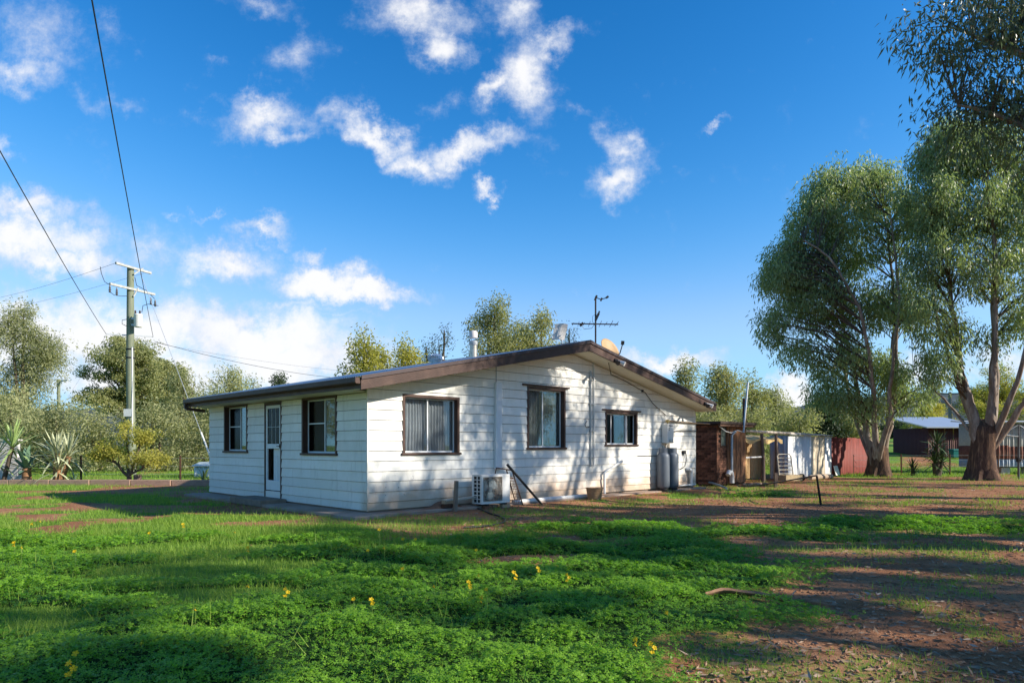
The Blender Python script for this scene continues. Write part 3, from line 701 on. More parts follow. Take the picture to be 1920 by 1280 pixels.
    for k, (a, lab) in enumerate(((9.83, 'grey gas cylinder left of its twin below the water heater'), (10.31, 'grey gas cylinder right of its twin, nearer the drain pipe'))):
        t = hthing('gas_cylinder', lab, 'gas cylinder', a, -.25, .10, rot=k * .5, group='gas cylinders by the gable wall')
        cg = pm('cylinder_grey', (.13, .15, .18), .5, .1, var=.12, scale=5)
        if proto is None:
            MB().lathe([(.15, .0), (.155, .05), (.15, .06)], 24).build('foot_ring', DARKM, t, 40)
            MB().lathe([(.12, .05), (.172, .09), (.184, .14), (.184, .96), (.175, 1.03), (.14, 1.085), (.05, 1.11)], 28).build('tank', cg, t, 50)
            co = MB(); n = 20
            for j in range(n):
                q0 = .5 + j * 5.2 / n; q1 = .5 + (j + 1) * 5.2 / n
                vs = [(r * math.cos(q), r * math.sin(q), z) for q in (q0, q1) for r in (.125, .132) for z in (1.05, 1.235)]
                co.add(vs, [(2, 6, 7, 3), (1, 5, 4, 0), (1, 3, 7, 5), (0, 4, 6, 2)])
            co.build('collar', cg, t)
            MB().lathe([(.025, 1.09), (.025, 1.17), (.04, 1.17), (.04, 1.19)], 10).bar((0, 0, 1.14), (.07, 0, 1.14), .03, .03).build('valve', pm('brass', (.45, .33, .14), .35, .8), t)
            MB().tube([(.05, .02, 1.14), (.14, .12, 1.25), (.25, .2, 1.3)], .008, 5).build('gas_hose', BLK, t)
            proto = t
        else:
            for ch in proto.children:
                c = ch.copy(); col.objects.link(c); c.parent = t
    # water heater
    t = hthing('water_heater', 'white instant gas water heater fixed above the gas cylinders', 'water heater', 10.08, -.235, 1.47)
    MB().box(0, .33, 0, .20, 0, .565).build('casing', WHITEM, t, bevel=.015)
    MB().box(.05, .29, -.004, .0005, .505, .53).box(.06, .10, -.004, .0005, .42, .46).box(.06, .10, -.004, .0005, .37, .40).build('badge', pm('badge', (.08, .08, .09), .4), t)
    MB().box(.09, .27, -.03, -.002, .035, .12).build('flue_outlet', GALV, t, bevel=.006)
    mb = MB()
    for xx, r in ((.08, .012), (.16, .012), (.22, .015), (.28, .012)): mb.tube([(xx, .12, 0), (xx, .12, -.13), (xx + .02, .19, -.2)], r, 6)
    mb.build('connections', pm('copper', (.34, .19, .1)), t)
    MB().tube([(.16, .1, .565), (.16, .1, .64), (.25, .12, .68)], .018, 8).box(.1, .2, .06, .14, .62, .69).build('valve', pm('brass', (.45, .33, .14)), t)
    # doorstep
    t = hthing('doorstep', 'low concrete step in front of the screen door', 'doorstep', -.03, 3.25, .05)
    MB().box(-.62, -.005, 0, 1.62, 0, .15).build('step', pm('step_concrete', (.22, .17, .13), .9, var=.25, bump=.4), t, bevel=.02)
    # hose in the yard
    pts = [P(x, y, 1) for x, y in ()]
    hp = [(885, 950), (900, 955), (920, 960), (938, 964), (948, 970), (945, 976), (925, 981), (900, 984), (870, 986)]
    mb = MB(); q = []
    for (x, y) in hp:
        Y = (EYE - .06) * FPX / (y - HOR); X = (x - 960) / FPX * Y; q.append((X, Y, gzs(X, Y) + .018))
    o = mb.tube(q, .018, 8).build('garden_hose', BLK, None, 60); tag(o, 'black garden hose curving across the bare soil by the clover', 'hose')
    # apron paths
    for nm, bxs, lab in (('path', (-.62, .03, -.55, 7.95), 'narrow concrete path along the shaded side wall'), ('path', (.035, 3.0, -.45, .03), 'concrete strip along the foot of the gable wall')):
        x, y = from_house(0, 0)
        o = MB().box(bxs[0], bxs[1], bxs[2], bxs[3], -.1, .115).build(nm, CONC, None, bevel=.02); o.location = (x, y, 0); o.rotation_euler = (0, 0, TH); tag(o, lab, None, None, 'structure')
    o = MB().box(3.0, 12.2, -.30, .03, -.1, .095).build('path', CONC, None, bevel=.02); o.location = (x, y, 0); o.rotation_euler = (0, 0, TH); tag(o, 'soil stained concrete strip below the far gable windows', None, None, 'structure')
clutter()
def rooftop():
    t = hthing('television_antenna', 'television antenna mast with crossbar standing at the gable peak', 'antenna', 6.62, -.3, HZ + 3.6)
    MB().tube([(0, 0, 0), (.0, 0, 1.45)], .022, 8).build('mast', DARKM, t, 40)
    rx = -TH
    b = MB(); c, s = math.cos(rx), math.sin(rx)
    loc = lambda x, y, z: (x * c - y * s, x * s + y * c, z)
    b.tube([loc(-.62, 0, .76), loc(.58, 0, .74)], .016, 6).build('boom', DARKM, t)
    e = MB()
    for k in range(9):
        xx = -.58 + k * .14; l = .16 + .02 * k
        e.tube([loc(xx, -l, .752 + .03 * (k % 2)), loc(xx, l, .752 - .03 * (k % 2))], .007, 4)
    e.bar(loc(-.4, 0, .70), loc(-.32, 0, .78), .05, .06); e.build('elements', DARKM, t)
    MB().tube([loc(0, 0, 1.43), loc(.14, 0, 1.38), loc(.30, 0, 1.43)], .012, 6).bar(loc(.27, 0, 1.42), loc(.33, 0, 1.46), .04, .05).bar(loc(-.02, 0, 1.36), loc(.03, 0, 1.48), .05, .05).bar(loc(.13, 0, 1.34), loc(.16, 0, 1.42), .03, .04).build('wind_sensor', DARKM, t)
    MB().bar(loc(.0, 0, .85), loc(.08, 0, 1.02), .06, .06).bar(loc(.06, 0, .98), loc(.10, 0, 1.08), .03, .04).tube([loc(0, 0, 1.0), loc(-.08, 0, .95), loc(-.08, 0, .8), loc(-.02, 0, .76), loc(-.1, 0, .64), loc(-.3, 0, .62), loc(-.35, 0, .72)], .006, 4).build('booster_box', BLK, t)
    t = hthing('satellite_dish', 'faded tan satellite dish on the right roof slope', 'satellite dish', 7.5, -.1, HZ + 3.82, rot=-TH)
    n = Vector((.56, -.66, .50)).normalized(); a = n.cross(Vector((0, 0, 1))).normalized(); bb = a.cross(n)
    mb = MB(); rings = 6; seg = 28; V = [tuple(n * -.07)]
    for i in range(1, rings + 1):
        r = i / rings
        for j in range(seg):
            q = 2 * math.pi * j / seg; V.append(tuple(a * .31 * r * math.cos(q) + bb * .34 * r * math.sin(q) + n * (.07 * r * r - .07)))
    F = [(0, 1 + j, 1 + (j + 1) % seg) for j in range(seg)]
    for i in range(rings - 1):
        for j in range(seg): F.append((1 + i * seg + j, 1 + (i + 1) * seg + j, 1 + (i + 1) * seg + (j + 1) % seg, 1 + i * seg + (j + 1) % seg))
    o = mb.add(V, F).build('reflector', pm('tan_dish', (.46, .30, .15), .55, var=.15, c2=(.30, .17, .08), c2amt=.4), t, 60)
    so_ = o.modifiers.new('s', 'SOLIDIFY'); so_.thickness = .012
    MB().tube([bb * -.33, n * .22 + bb * -.30, n * .42 + bb * -.14], .014, 6).build('arm', DARKM, t)
    MB().bar(n * .40 + bb * -.16, n * .46 + bb * -.08, .07, .08).build('receiver', BLK, t)
    MB().tube([n * -.06, (-.1, .1, -.30), (-.1, .1, -.42)], .022, 8).build('mount', GALV, t)
    t = hthing('panel_antenna', 'pale curved grid antenna on a short post behind the ridge', 'antenna', 6.26, .6, HZ + 3.7, rot=-TH)
    MB().tube([(.05, 0, 0), (.05, 0, .42), (.0, -.02, .46)], .018, 8).build('post', GALV, t)
    mb = MB()
    for k in range(11):
        q = k / 10 - .5; z0 = .30; 
        pts = [(q * .30 + .10 * (w - .5), -.05 + .5 * q * q - .10 * (w - .5) ** 2 * 4 * .3, z0 + w * .42) for w in (0, .25, .5, .75, 1.)]
        for p, r in zip(pts[:-1], pts[1:]): mb.bar(p, r, .034, .008, (0, 1, 0))
    mb.build('grid_panel', pm('pale_panel', (.60, .57, .53), .6), t)
    MB().bar((.02, 0, .42), (-.02, -.25, .36), .03, .03).build('feed', GALV, t)
    for (a, z, lab) in ((7.05, 3.40, 'twin floodlight under the barge near the gable peak'), (11.55, 2.49, 'twin floodlight at the low right end of the barge')):
        t = hthing('floodlight', lab, 'floodlight', a, -.64, HZ + z)
        MB().box(-.06, .06, -.01, .03, -.04, .06).build('bracket', BLK, t)
        for s in (-1, 1): MB().tube([(s * .05, 0, .01), (s * .11, -.08, -.03), (s * .14, -.16, -.07)], [.025, .045, .065], 12).build('lamp_head', WHITEM if s > 0 else BLK, t, 40)
rooftop()

# ------------------------------------------------------------------ outbuildings
def corr_panel(mb_name, p0, p1, z0, z1, m, parent, per=.19, amp=.03, ragged=.02):
    """corrugated sheet standing from p0 to p1 (plan points), ribs vertical"""
    p0 = Vector((*p0, 0)); p1 = Vector((*p1, 0)); d = p1 - p0; Lh = d.length; d.normalize(); nrm = Vector((d.y, -d.x, 0))
    n = max(12, int(Lh / per * 8)); s = np.linspace(0, Lh, n); o = amp * np.sin(2 * np.pi * s / per)
    rg = random.uniform(-ragged, ragged); V = []
    for z in (z0, z1 + rg):
        V.append(np.stack([p0.x + d.x * s + nrm.x * o, p0.y + d.y * s + nrm.y * o, np.full(n, z)], 1))
    for z in (z1 + rg, z0):
        V.append(np.stack([p0.x + d.x * s + nrm.x * (o - .003), p0.y + d.y * s + nrm.y * (o - .003), np.full(n, z)], 1))
    V = np.concatenate(V); i = np.arange(n - 1); F = []
    for a, b in ((0, 1), (1, 2), (2, 3)): F.append(np.stack([i + a * n, i + 1 + a * n, i + 1 + b * n, i + b * n], 1))
    return np_mesh(mb_name, V, np.concatenate(F), m, parent, smooth=True)
def outhouse():
    x0, y0 = 7.05, 23.5
    t = thing('brick_outhouse', 'small rusty brown brick outhouse with flat dark roof beside the house', 'outhouse', (x0, y0, .04), TH)
    Hh = 2.08
    MB().box(.03, 2.05, .03, 1.9, 0, Hh).build('core_wall', MORT, t)
    c = .086; bl = .24
    me = MB().box(0, .23, 0, .05, 0, .076); br = bpy.data.meshes.new('brick'); br.from_pydata(me.v, [], me.f); br.materials.append(BRICKM)
    def brick(x, y, z, rot, sx=1.):
        o = link('brick', br, t); o.location = (x + random.uniform(-.003, .003), y + random.uniform(-.003, .003), z); o.rotation_euler = (0, 0, rot); o.scale = (sx, 1, 1)
    for k in range(24):
        z = .005 + k * c; off = (k % 2) * .12
        for j in range(-1, 4):                               # lit front, left part
            a = .0 + j * bl + off; b = a + .23; a = max(a, 0.); b = min(b, .70)
            if b - a > .04 and not (1.35 < z < 2.0 and b > .25 and a < .62): brick(a, -.004, z, 0, (b - a) / .23)
        for j in range(-1, 5):                               # shaded side
            a = .0 + j * bl + off; b = a + .23; a = max(a, 0.035); b = min(b, 1.15)
            if b - a > .04: brick(-.004, b, z, -math.pi / 2, (b - a) / .23)
    w = MB().box(.27, .60, -.006, .028, 1.36, 2.0).build('window', pm('dull_green_panel', (.075, .10, .085), .5, var=.3), t)
    MB().box(.24, .27, -.015, .028, 1.33, 2.03).box(.60, .63, -.015, .028, 1.33, 2.03).box(.27, .60, -.015, .028, 2.0, 2.03).box(.27, .60, -.015, .028, 1.33, 1.36).build('window_frame', RUST, w)
    SLAB = pm('rusty_slab_timber', (.30, .15, .075), .85, var=.4, scale=5, stretch=(8, 8, 1), c2=(.11, .055, .035), c2amt=.45, c2scale=2.2, rnd=.25, bump=.5)
    x = .72
    while x < 2.05:
        w = random.uniform(.11, .18); w = min(w, 2.08 - x)
        MB().box(x, x + w - .008, -.03 - random.uniform(0, .02), .028, random.uniform(0, .06), Hh - random.uniform(0, .05)).build('slab_board', SLAB, t, bevel=.008); x += w
    MB().box(-.25, 2.42, -.28, 2.1, Hh + .02, Hh + .11).build('roof', pm('dark_roof', (.045, .03, .025), .8, var=.3), t, bevel=.01)
    MB().box(-.2, 2.35, -.24, -.16, Hh - .06, Hh + .018).build('roof_beam', pm('beam', (.10, .055, .035), .85, var=.3), t)
    MB().tube([(2.12, .05, Hh), (2.12, .05, Hh + 1.0)], .07, 10).build('flue', RUST, t, 40)
    d = MB().tube([(.80, -.14, .25), (.80, -.14, 1.72), (.98, -.18, 1.86)], .045, 10).build('downpipe', GALV, t, 40)
    MB().tube([(.80, -.14, .05), (.80, -.14, .30), (.7, -.16, .42), (.52, -.18, .44), (.44, -.18, .34)], .085, 12).build('drain_bend', PVC, t, 40)
    MB().tube([(1.30, -.32, 1.82), (1.64, -.32, 3.62)], .035, 8).build('vent_pole', GALV, t, 40)
    MB().tube([(0, -.1, 2.02), (.25, -.2, 1.85), (.6, -.22, 1.8), (1.0, -.24, 1.9), (1.3, -.3, 1.84)], .015, 6).build('sagging_cable', PVC, t)
    for k in range(11):
        q = random.random(); xx = 1.15 + random.random() * .95; yy = -.35 - random.random() * .55
        px, py = x0 + xx * UX - yy * UY, y0 + xx * UY + yy * UX; s = random.uniform(.07, .15)
        V = []; F = []
        n1, n2 = 5, 8
        prof = [(s * math.sin(math.pi * (i + .02) / (n1 - 1 + .04)) * 1.0 + .004, s * .7 * (1 - math.cos(math.pi * i / (n1 - 1))) * .7) for i in range(n1)]
        mb = MB().lathe(prof, n2); mb.v = [(vx * random.uniform(.8, 1.2), vy * random.uniform(.8, 1.2), vz) for vx, vy, vz in mb.v]
        o = mb.build('stone', pm('pale_rubble', (.36, .25, .17), .9, var=.3, rnd=.35), None); o.location = (px, py, gzs(px, py) - .02); o.rotation_euler = (random.uniform(-.3, .3), 0, random.random() * 6)
        tag(o, 'pale stone in the rubble heap below the slab boards of the outhouse', 'stone', 'rubble heap by the outhouse')
    pts = []
    for px, py in ((1300, 903), (1318, 902), (1335, 905), (1350, 910), (1362, 915)):
        Y = (EYE - .12) * FPX / (py - HOR); pts.append(((px - 960) / FPX * Y, Y, .12 if px > 1310 else .2))
    tag(MB().tube(pts, .035, 8).build('hose', pm('blue_grey_hose', (.20, .26, .28), .5), None, 60), 'blue grey drain hose lying beside the house corner', 'hose')
outhouse()
def row_pt(s, back=0.):
    return (8.5 + .711 * s - .703 * back, 25 + .703 * s + .711 * back)
CREAM = pm('ochre_iron', (.56, .39, .19), .6) if False else pm('cream_iron', (.64, .54, .38), .55, .1, var=.12, c2=(.42, .32, .22), c2amt=.35, c2scale=1.5, stretch=(3, 3, .4))
WHITEI = pm('white_iron', (.74, .74, .71), .5, .1, var=.08, c2=(.58, .54, .46), c2amt=.33, c2scale=1.5, stretch=(3, 3, .4))
REDI = pm('red_iron', (.26, .055, .04), .65, .0, var=.3, c2=(.16, .04, .032), c2amt=.4, c2scale=1.2, stretch=(3, 3, .4))
GREYI = pm('grey_iron', (.42, .42, .42), .5, .1, var=.1)
def shed_row():
    t = thing('lean_to', 'open cream lean-to with crooked posts between outhouse and white shed', 'lean-to')
    for k in range(4):
        corr_panel('wall_sheet', row_pt(.3 + k * .95, 1.3), row_pt(.3 + (k + 1) * .95 + .02, 1.3), .05, 1.78, pm('ochre_iron', (.60, .40, .19), .6, var=.2), t)
    for s, l in ((1.45, -.04), (2.55, .10)):
        a = row_pt(s, -.05); b = row_pt(s + l, .0); MB().tube([(*a, -.1), ((a[0] + b[0]) / 2 + .03, (a[1] + b[1]) / 2, .9), (*b, 1.86)], [.085, .07, .06], 8).build('post', pm('bark_post', (.15, .11, .085), .9, var=.4, bump=.5), t, 50)
    a, b = row_pt(-.1, -.1), row_pt(8.2, .2); MB().tube([(*a, 1.93), (*row_pt(3.5, -.05), 1.9), (*b, 1.86)], .05, 7).build('top_rail', pm('pale_pole', (.45, .39, .32), .8, var=.3), t, 50)
    # drooping awning cloth
    n = 16; V = []; F = []
    for i in range(n):
        for j in range(5):
            s = .1 + 3.2 * i / (n - 1); bk = .02 + 1.15 * j / 4; sag = .12 * abs(math.sin(s * 2.2)) * (1 - j / 5)
            V.append((*row_pt(s, bk), 1.84 - sag - .12 * (1 - j / 4)))
    for i in range(n - 1):
        for j in range(4): F.append((i * 5 + j, (i + 1) * 5 + j, (i + 1) * 5 + j + 1, i * 5 + j + 1))
    V += [(*row_pt(.1 + 3.2 * i / (n - 1), .015), V[i * 5][2] - .12 - .05 * math.sin(i)) for i in range(n)]
    for i in range(n - 1): F.append((i * 5, n * 5 + i, n * 5 + i + 1, (i + 1) * 5))
    MB().add(V, F).build('awning', pm('ochre_canvas', (.62, .43, .19), .9, var=.15), t, 60)
    MB().tube([(*row_pt(.3, .1), .95), (*row_pt(1.4, .0), .97)], .03, 7).build('cross_rail', PVC, t)
    t = thing('corrugated_shed', 'white and cream corrugated iron shed front behind the lean-to', 'shed')
    corr_panel('shaded_side_sheet', row_pt(3.75, .75), row_pt(3.75, 0), .05, 1.80, GREYI, t)  # grey iron puts the shade of this side into its colour
    for k, (a, b, m) in enumerate(((3.76, 4.5, WHITEI), (4.5, 5.25, WHITEI), (5.25, 6.0, WHITEI), (6.0, 6.75, CREAM), (6.75, 7.5, CREAM), (7.5, 8.3, WHITEI))):
        corr_panel('wall_sheet', row_pt(a, .01 * (k % 2)), row_pt(b + .04, .01 * (k % 2)), .03, 1.78 + .02 * (k % 3), m, t)
    a, b = row_pt(3.7, -.1), row_pt(8.35, -.1); c, d = row_pt(8.35, 2.4), row_pt(3.7, 2.4)
    MB().add([(*a, 1.84), (*b, 1.84), (*c, 2.0), (*d, 2.0), (*a, 1.87), (*b, 1.87), (*c, 2.03), (*d, 2.03)], [(0, 3, 2, 1), (4, 5, 6, 7), (0, 1, 5, 4), (1, 2, 6, 5), (2, 3, 7, 6), (3, 0, 4, 7)]).build('roof', GREYI, t)
    t = thing('corrugated_fence', 'dark red corrugated iron fence running behind the left gum', 'fence')
    for k in range(9):
        corr_panel('fence_sheet', row_pt(8.35 + k * .80, .05 + .01 * (k % 2)), row_pt(8.35 + (k + 1) * .80 + .03, .05 + .01 * (k % 2)), .03, 1.72 + (.05 if k < 5 else -.25), REDI, t)
    o = MB().box(-.45, .45, -.01, .01, 0, .42).build('white_board', pm('white_board', (.72, .71, .68), .6), None); x, y = row_pt(8.6, -.2); o.location = (x, y, .06); o.rotation_euler = (R(-14), 0, TH); o.scale = (.5, 1, 1.05)
    tag(o, 'square white board leaning at the foot of the red fence', 'board')
    x, y = row_pt(4.2, -.7); o = MB().tube([(0, 0, .1), (1.0, .02, .11), (2.3, .0, .09)], [.10, .12, .09], 9).build('log', pm('pale_log', (.40, .31, .22), .9, var=.3, bump=.4), None, 50); o.location = (x, y, gzs(x, y)); o.rotation_euler = (0, 0, TH)
    tag(o, 'pale log lying in front of the white iron shed', 'log')
    # tubular trolley
    x, y = row_pt(1.75, -.55); t = thing('bed_frame', 'cream tubular steel trolley frame leaning at the lean-to posts', 'trolley', (x, y, .05), TH - .35)
    CT = pm('cream_tube', (.62, .55, .42), .5)
    MB().tube([(0, 0, .05), (0, .12, .95), (.08, .13, 1.02), (.62, .13, 1.02), (.70, .12, .95), (.72, 0, .05)], .022, 8).build('loop_frame', CT, t, 45)
    for k in range(5): z = .28 + k * .15; MB().tube([(.0, .015 + .1 * z, z), (.71, .015 + .1 * z, z)], .017, 7).build('rung', CT, t, 45)
    MB().box(-.04, .80, -.35, -.31, .03, .24).box(-.04, .80, -.02, .02, .03, .24).box(-.04, 0, -.31, -.02, .03, .24).box(.76, .80, -.31, -.02, .03, .24).box(0, .76, -.31, -.02, .1, .13).build('tray', pm('trolley_tray', (.44, .34, .2), .8, var=.3), t)
    MB().tube([(.92, -.18, .14), (.99, -.18, .14)], .14, 14).build('wheel', BLK, t, 40)
shed_row()
def yard_right():
    # leaning star picket with poly pipe
    X, Y = 7.25, 16.0
    t = thing('steel_picket', 'dark steel picket leaning alone in the bare yard', 'picket', (X, Y, gzs(X, Y) - .05))
    MB().bar((0, 0, 0), (-.10, .0, .72), .05, .012).bar((0, .012, 0), (-.10, .012, .72), .012, .05).build('picket', DARKM, t)
    pts = [(7.15, 16, .70), (6.9, 17.6, .46), (6.7, 19.2, .25), (6.8, 20.5, .18), (7.3, 22.2, .14)]
    tag(MB().tube(pts, .018, 7).build('poly_pipe', BLK, None, 60), 'black poly pipe sagging from the leaning picket to the outhouse', 'pipe')
    X, Y = 8.8, 22.8; t = thing('short_post', 'short dark post standing in front of the trolley', 'post', (X, Y, .0)); MB().box(-.05, .05, -.05, .05, 0, .48).build('post', pm('bark_post', (.15, .11, .085)), t, bevel=.01)
    # bark strip
    mb = MB(); n = 18; V = []; F = []
    for i in range(n):
        s = i / (n - 1); w = .035 * math.sin(math.pi * min(1, s * .9 + .08)) ** .5
        x = 1.75 + s * .95; y = 6.15 + .12 * math.sin(s * 5) - .25 * s; z = gzs(x, y) + .02 + .018 * math.sin(s * 9) ** 2
        for k, (o, h) in enumerate(((-1, .03), (-.5, .0), (.5, 0.), (1, .035))): V.append((x, y + o * w * 1.4, z + h))
    for i in range(n - 1):
        for k in range(3): F.append((i * 4 + k, (i + 1) * 4 + k, (i + 1) * 4 + k + 1, i * 4 + k + 1))
    tag(mb.add(V, F).build('bark_strip', pm('shed_bark', (.30, .17, .10), .85, var=.4, scale=20), None, 60), 'curled strip of shed brown bark on the soil', 'bark')
    # red shed far right
    X, Y = 27.0, 44.0; z = gzs(28.5, 45)
    t = thing('red_shed', 'dark red iron shed with pale roof beyond the yuccas', 'shed', (X - .2, Y, z - .1))
    RS = pm('dark_red_wall', (.095, .03, .025), .7, var=.2)
    for k in range(6): corr_panel('wall_sheet', (k * .55, 0), ((k + 1) * .55, 0), 0, 1.95, RS, t, per=.15, amp=.015)
    corr_panel('end_wall', (0, 4), (0, 0), 0, 1.95, RS, t, per=.15, amp=.015)
    MB().add([(-.3, -.4, 1.93), (3.6, -.4, 1.93), (3.6, 4.2, 2.75), (-.3, 4.2, 2.75), (-.3, -.4, 2.0), (3.6, -.4, 2.0), (3.6, 4.2, 2.82), (-.3, 4.2, 2.82)], [(0, 3, 2, 1), (4, 5, 6, 7), (0, 1, 5, 4), (1, 2, 6, 5), (2, 3, 7, 6), (3, 0, 4, 7)]).build('roof', ROOFM, t)
    for xx in (1.95, 3.1): MB().box(xx, xx + .1, -.35, -.25, -.05, 1.92).build('veranda_post', TIMB, t)
    MB().box(2.1, 2.9, -.02, -.012, 0, 1.85).build('door', pm('dark_door', (.03, .02, .02), .7), t)
    t = thing('plastic_bin', 'teal plastic bin beside the red shed', 'bin', (28.05, 43.2, gzs(28, 43.2)))
    MB().box(-.27, .27, -.25, .25, .06, .5).add([(-.3, -.28, .5), (.3, -.28, .5), (.3, .3, .5), (-.3, .3, .5), (-.28, -.26, .58), (.28, -.26, .58), (.28, .3, .60), (-.28, .3, .60)], [(0, 3, 2, 1), (4, 5, 6, 7), (0, 1, 5, 4), (1, 2, 6, 5), (2, 3, 7, 6), (3, 0, 4, 7)]).build('tub', pm('teal_plastic', (.015, .16, .15), .4), t, bevel=.02)
    MB().tube([(.45, -.1, .1), (1.5, .1, .55)], .04, 6).build('handle', GALV, t)
    # far right pole
    X, Y = 38.5, 60.0
    t = thing('far_power_pole', 'slim grey power pole rising behind the red shed', 'power pole', (X, Y, gzs(X, Y)))
    MB().tube([(0, 0, 0), (0, 0, 6.1 - gzs(X, Y))], [.17, .12], 10).build('pole', pm('grey_pole', (.20, .19, .17), .85, var=.2), t, 40)
    MB().bar((-1.0, .3, 5.95 - gzs(X, Y)), (1.0, -.3, 5.95 - gzs(X, Y)), .12, .12).build('crossarm', pm('grey_pole', (.2, .19, .17)), t)
    # rusted hut
    X0, Y0 = 22.6, 33.6
    t = thing('rusted_hut', 'low iron clad hut with grey, rusty and blue bands behind the right gum', 'hut', (X0, Y0, .12), R(-6))
    Hm = {'top': pm('hut_grey', (.46, .42, .37), .6, .1, var=.15, c2=(.5, .48, .45), c2amt=.4), 'mid': pm('hut_rust', (.22, .085, .055), .8, var=.3, c2=(.32, .17, .12), c2amt=.4), 'low': pm('hut_blue', (.36, .42, .50), .6, var=.2, c2=(.5, .46, .42), c2amt=.4)}
    for k in range(6):
        x = k * .85
        corr_panel('upper_sheet', (x, .02), (x + .86, .02), 1.22, 2.38, Hm['top'], t); corr_panel('middle_sheet', (x, 0), (x + .86, 0), .62, 1.26 + .03 * math.sin(k * 2), Hm['mid'], t, ragged=.04); corr_panel('lower_sheet', (x, .015), (x + .86, .015), .25, .66, Hm['low'], t)
    corr_panel('end_sheet', (0, 1.1), (0, 0), 1.22, 2.38, Hm['top'], t); corr_panel('end_sheet', (-.01, 1.1), (-.01, 0), .62, 1.26, Hm['mid'], t); corr_panel('end_sheet', (.0, 1.1), (.0, 0), .22, .64, Hm['low'], t)
    MB().box(.05, 5.1, .06, 1.1, .2, 2.34).build('core', pm('hut_core', (.1, .09, .08), .9), t)
    MB().add([(-.25, -.25, 2.4), (5.3, -.25, 2.4), (5.3, 1.4, 2.5), (-.25, 1.4, 2.5), (-.25, -.25, 2.45), (5.3, -.25, 2.45), (5.3, 1.4, 2.55), (-.25, 1.4, 2.55)], [(0, 3, 2, 1), (4, 5, 6, 7), (0, 1, 5, 4), (1, 2, 6, 5), (2, 3, 7, 6), (3, 0, 4, 7)]).build('roof', GREYI, t)
    for k in range(5): MB().box(.4 + k * 1.05, .8 + k * 1.05, .1, .4, -.15, .2).build('stump', pm('stump_block', (.55, .53, .5), .8), t)
    # clothes hoist
    X, Y = 21.3, 28.7; t = thing('clothes_hoist', 'rotary clothes hoist with grey post at the right edge', 'clothes hoist', (X, Y, gzs(X, Y)))
    MB().tube([(0, 0, 0), (0, 0, 1.75)], .045, 10).tube([(0, 0, 1.7), (0, 0, 2.3)], .028, 8).build('post', pm('hoist_grey', (.12, .12, .125), .5, .4), t, 40)
    MB().box(-.06, .06, -.08, .08, .72, .9).tube([(0, -.06, .8), (.0, -.22, .8), (0, -.22, .7)], .015, 6).build('winder', DARKM, t)
    for k in range(4):
        q = .35 + k * math.pi / 2; MB().tube([(0, 0, 1.78), (1.0 * math.cos(q), 1.0 * math.sin(q), 1.86), (2.1 * math.cos(q), 2.1 * math.sin(q), 2.08)], .018, 6).tube([(0, 0, 2.28), (1.0 * math.cos(q), 1.0 * math.sin(q), 1.86)], .010, 5).build('arm', GALV, t)
    mb = MB()
    for r in (.8, 1.2, 1.6, 2.05):
        pts = [(r * math.cos(.35 + k * math.pi / 2), r * math.sin(.35 + k * math.pi / 2), 1.80 + .13 * r) for k in range(5)]
        for a, b in zip(pts[:-1], pts[1:]): mb.tube([a, b], .004, 4)
    mb.build('line', PVC, t)
    # wire fence
    t = thing('wire_fence', 'low wire fence with thin pickets behind the yuccas', 'fence')
    ps = []
    for k in range(6):
        X = 16.5 + k * 2.3; Y = 33.0 - .05 * k; z = gzs(X, Y); ps.append((X, Y, z)); MB().bar((X, Y, z - .1), (X + random.uniform(-.04, .04), Y, z + .98), .05, .05).build('post', RUST, t)
    for h in (.4, .7, .92):
        mb = MB(); mb.tube([(x, y, z + h) for x, y, z in ps], .006, 4).build('wire', GALV, t)
yard_right()

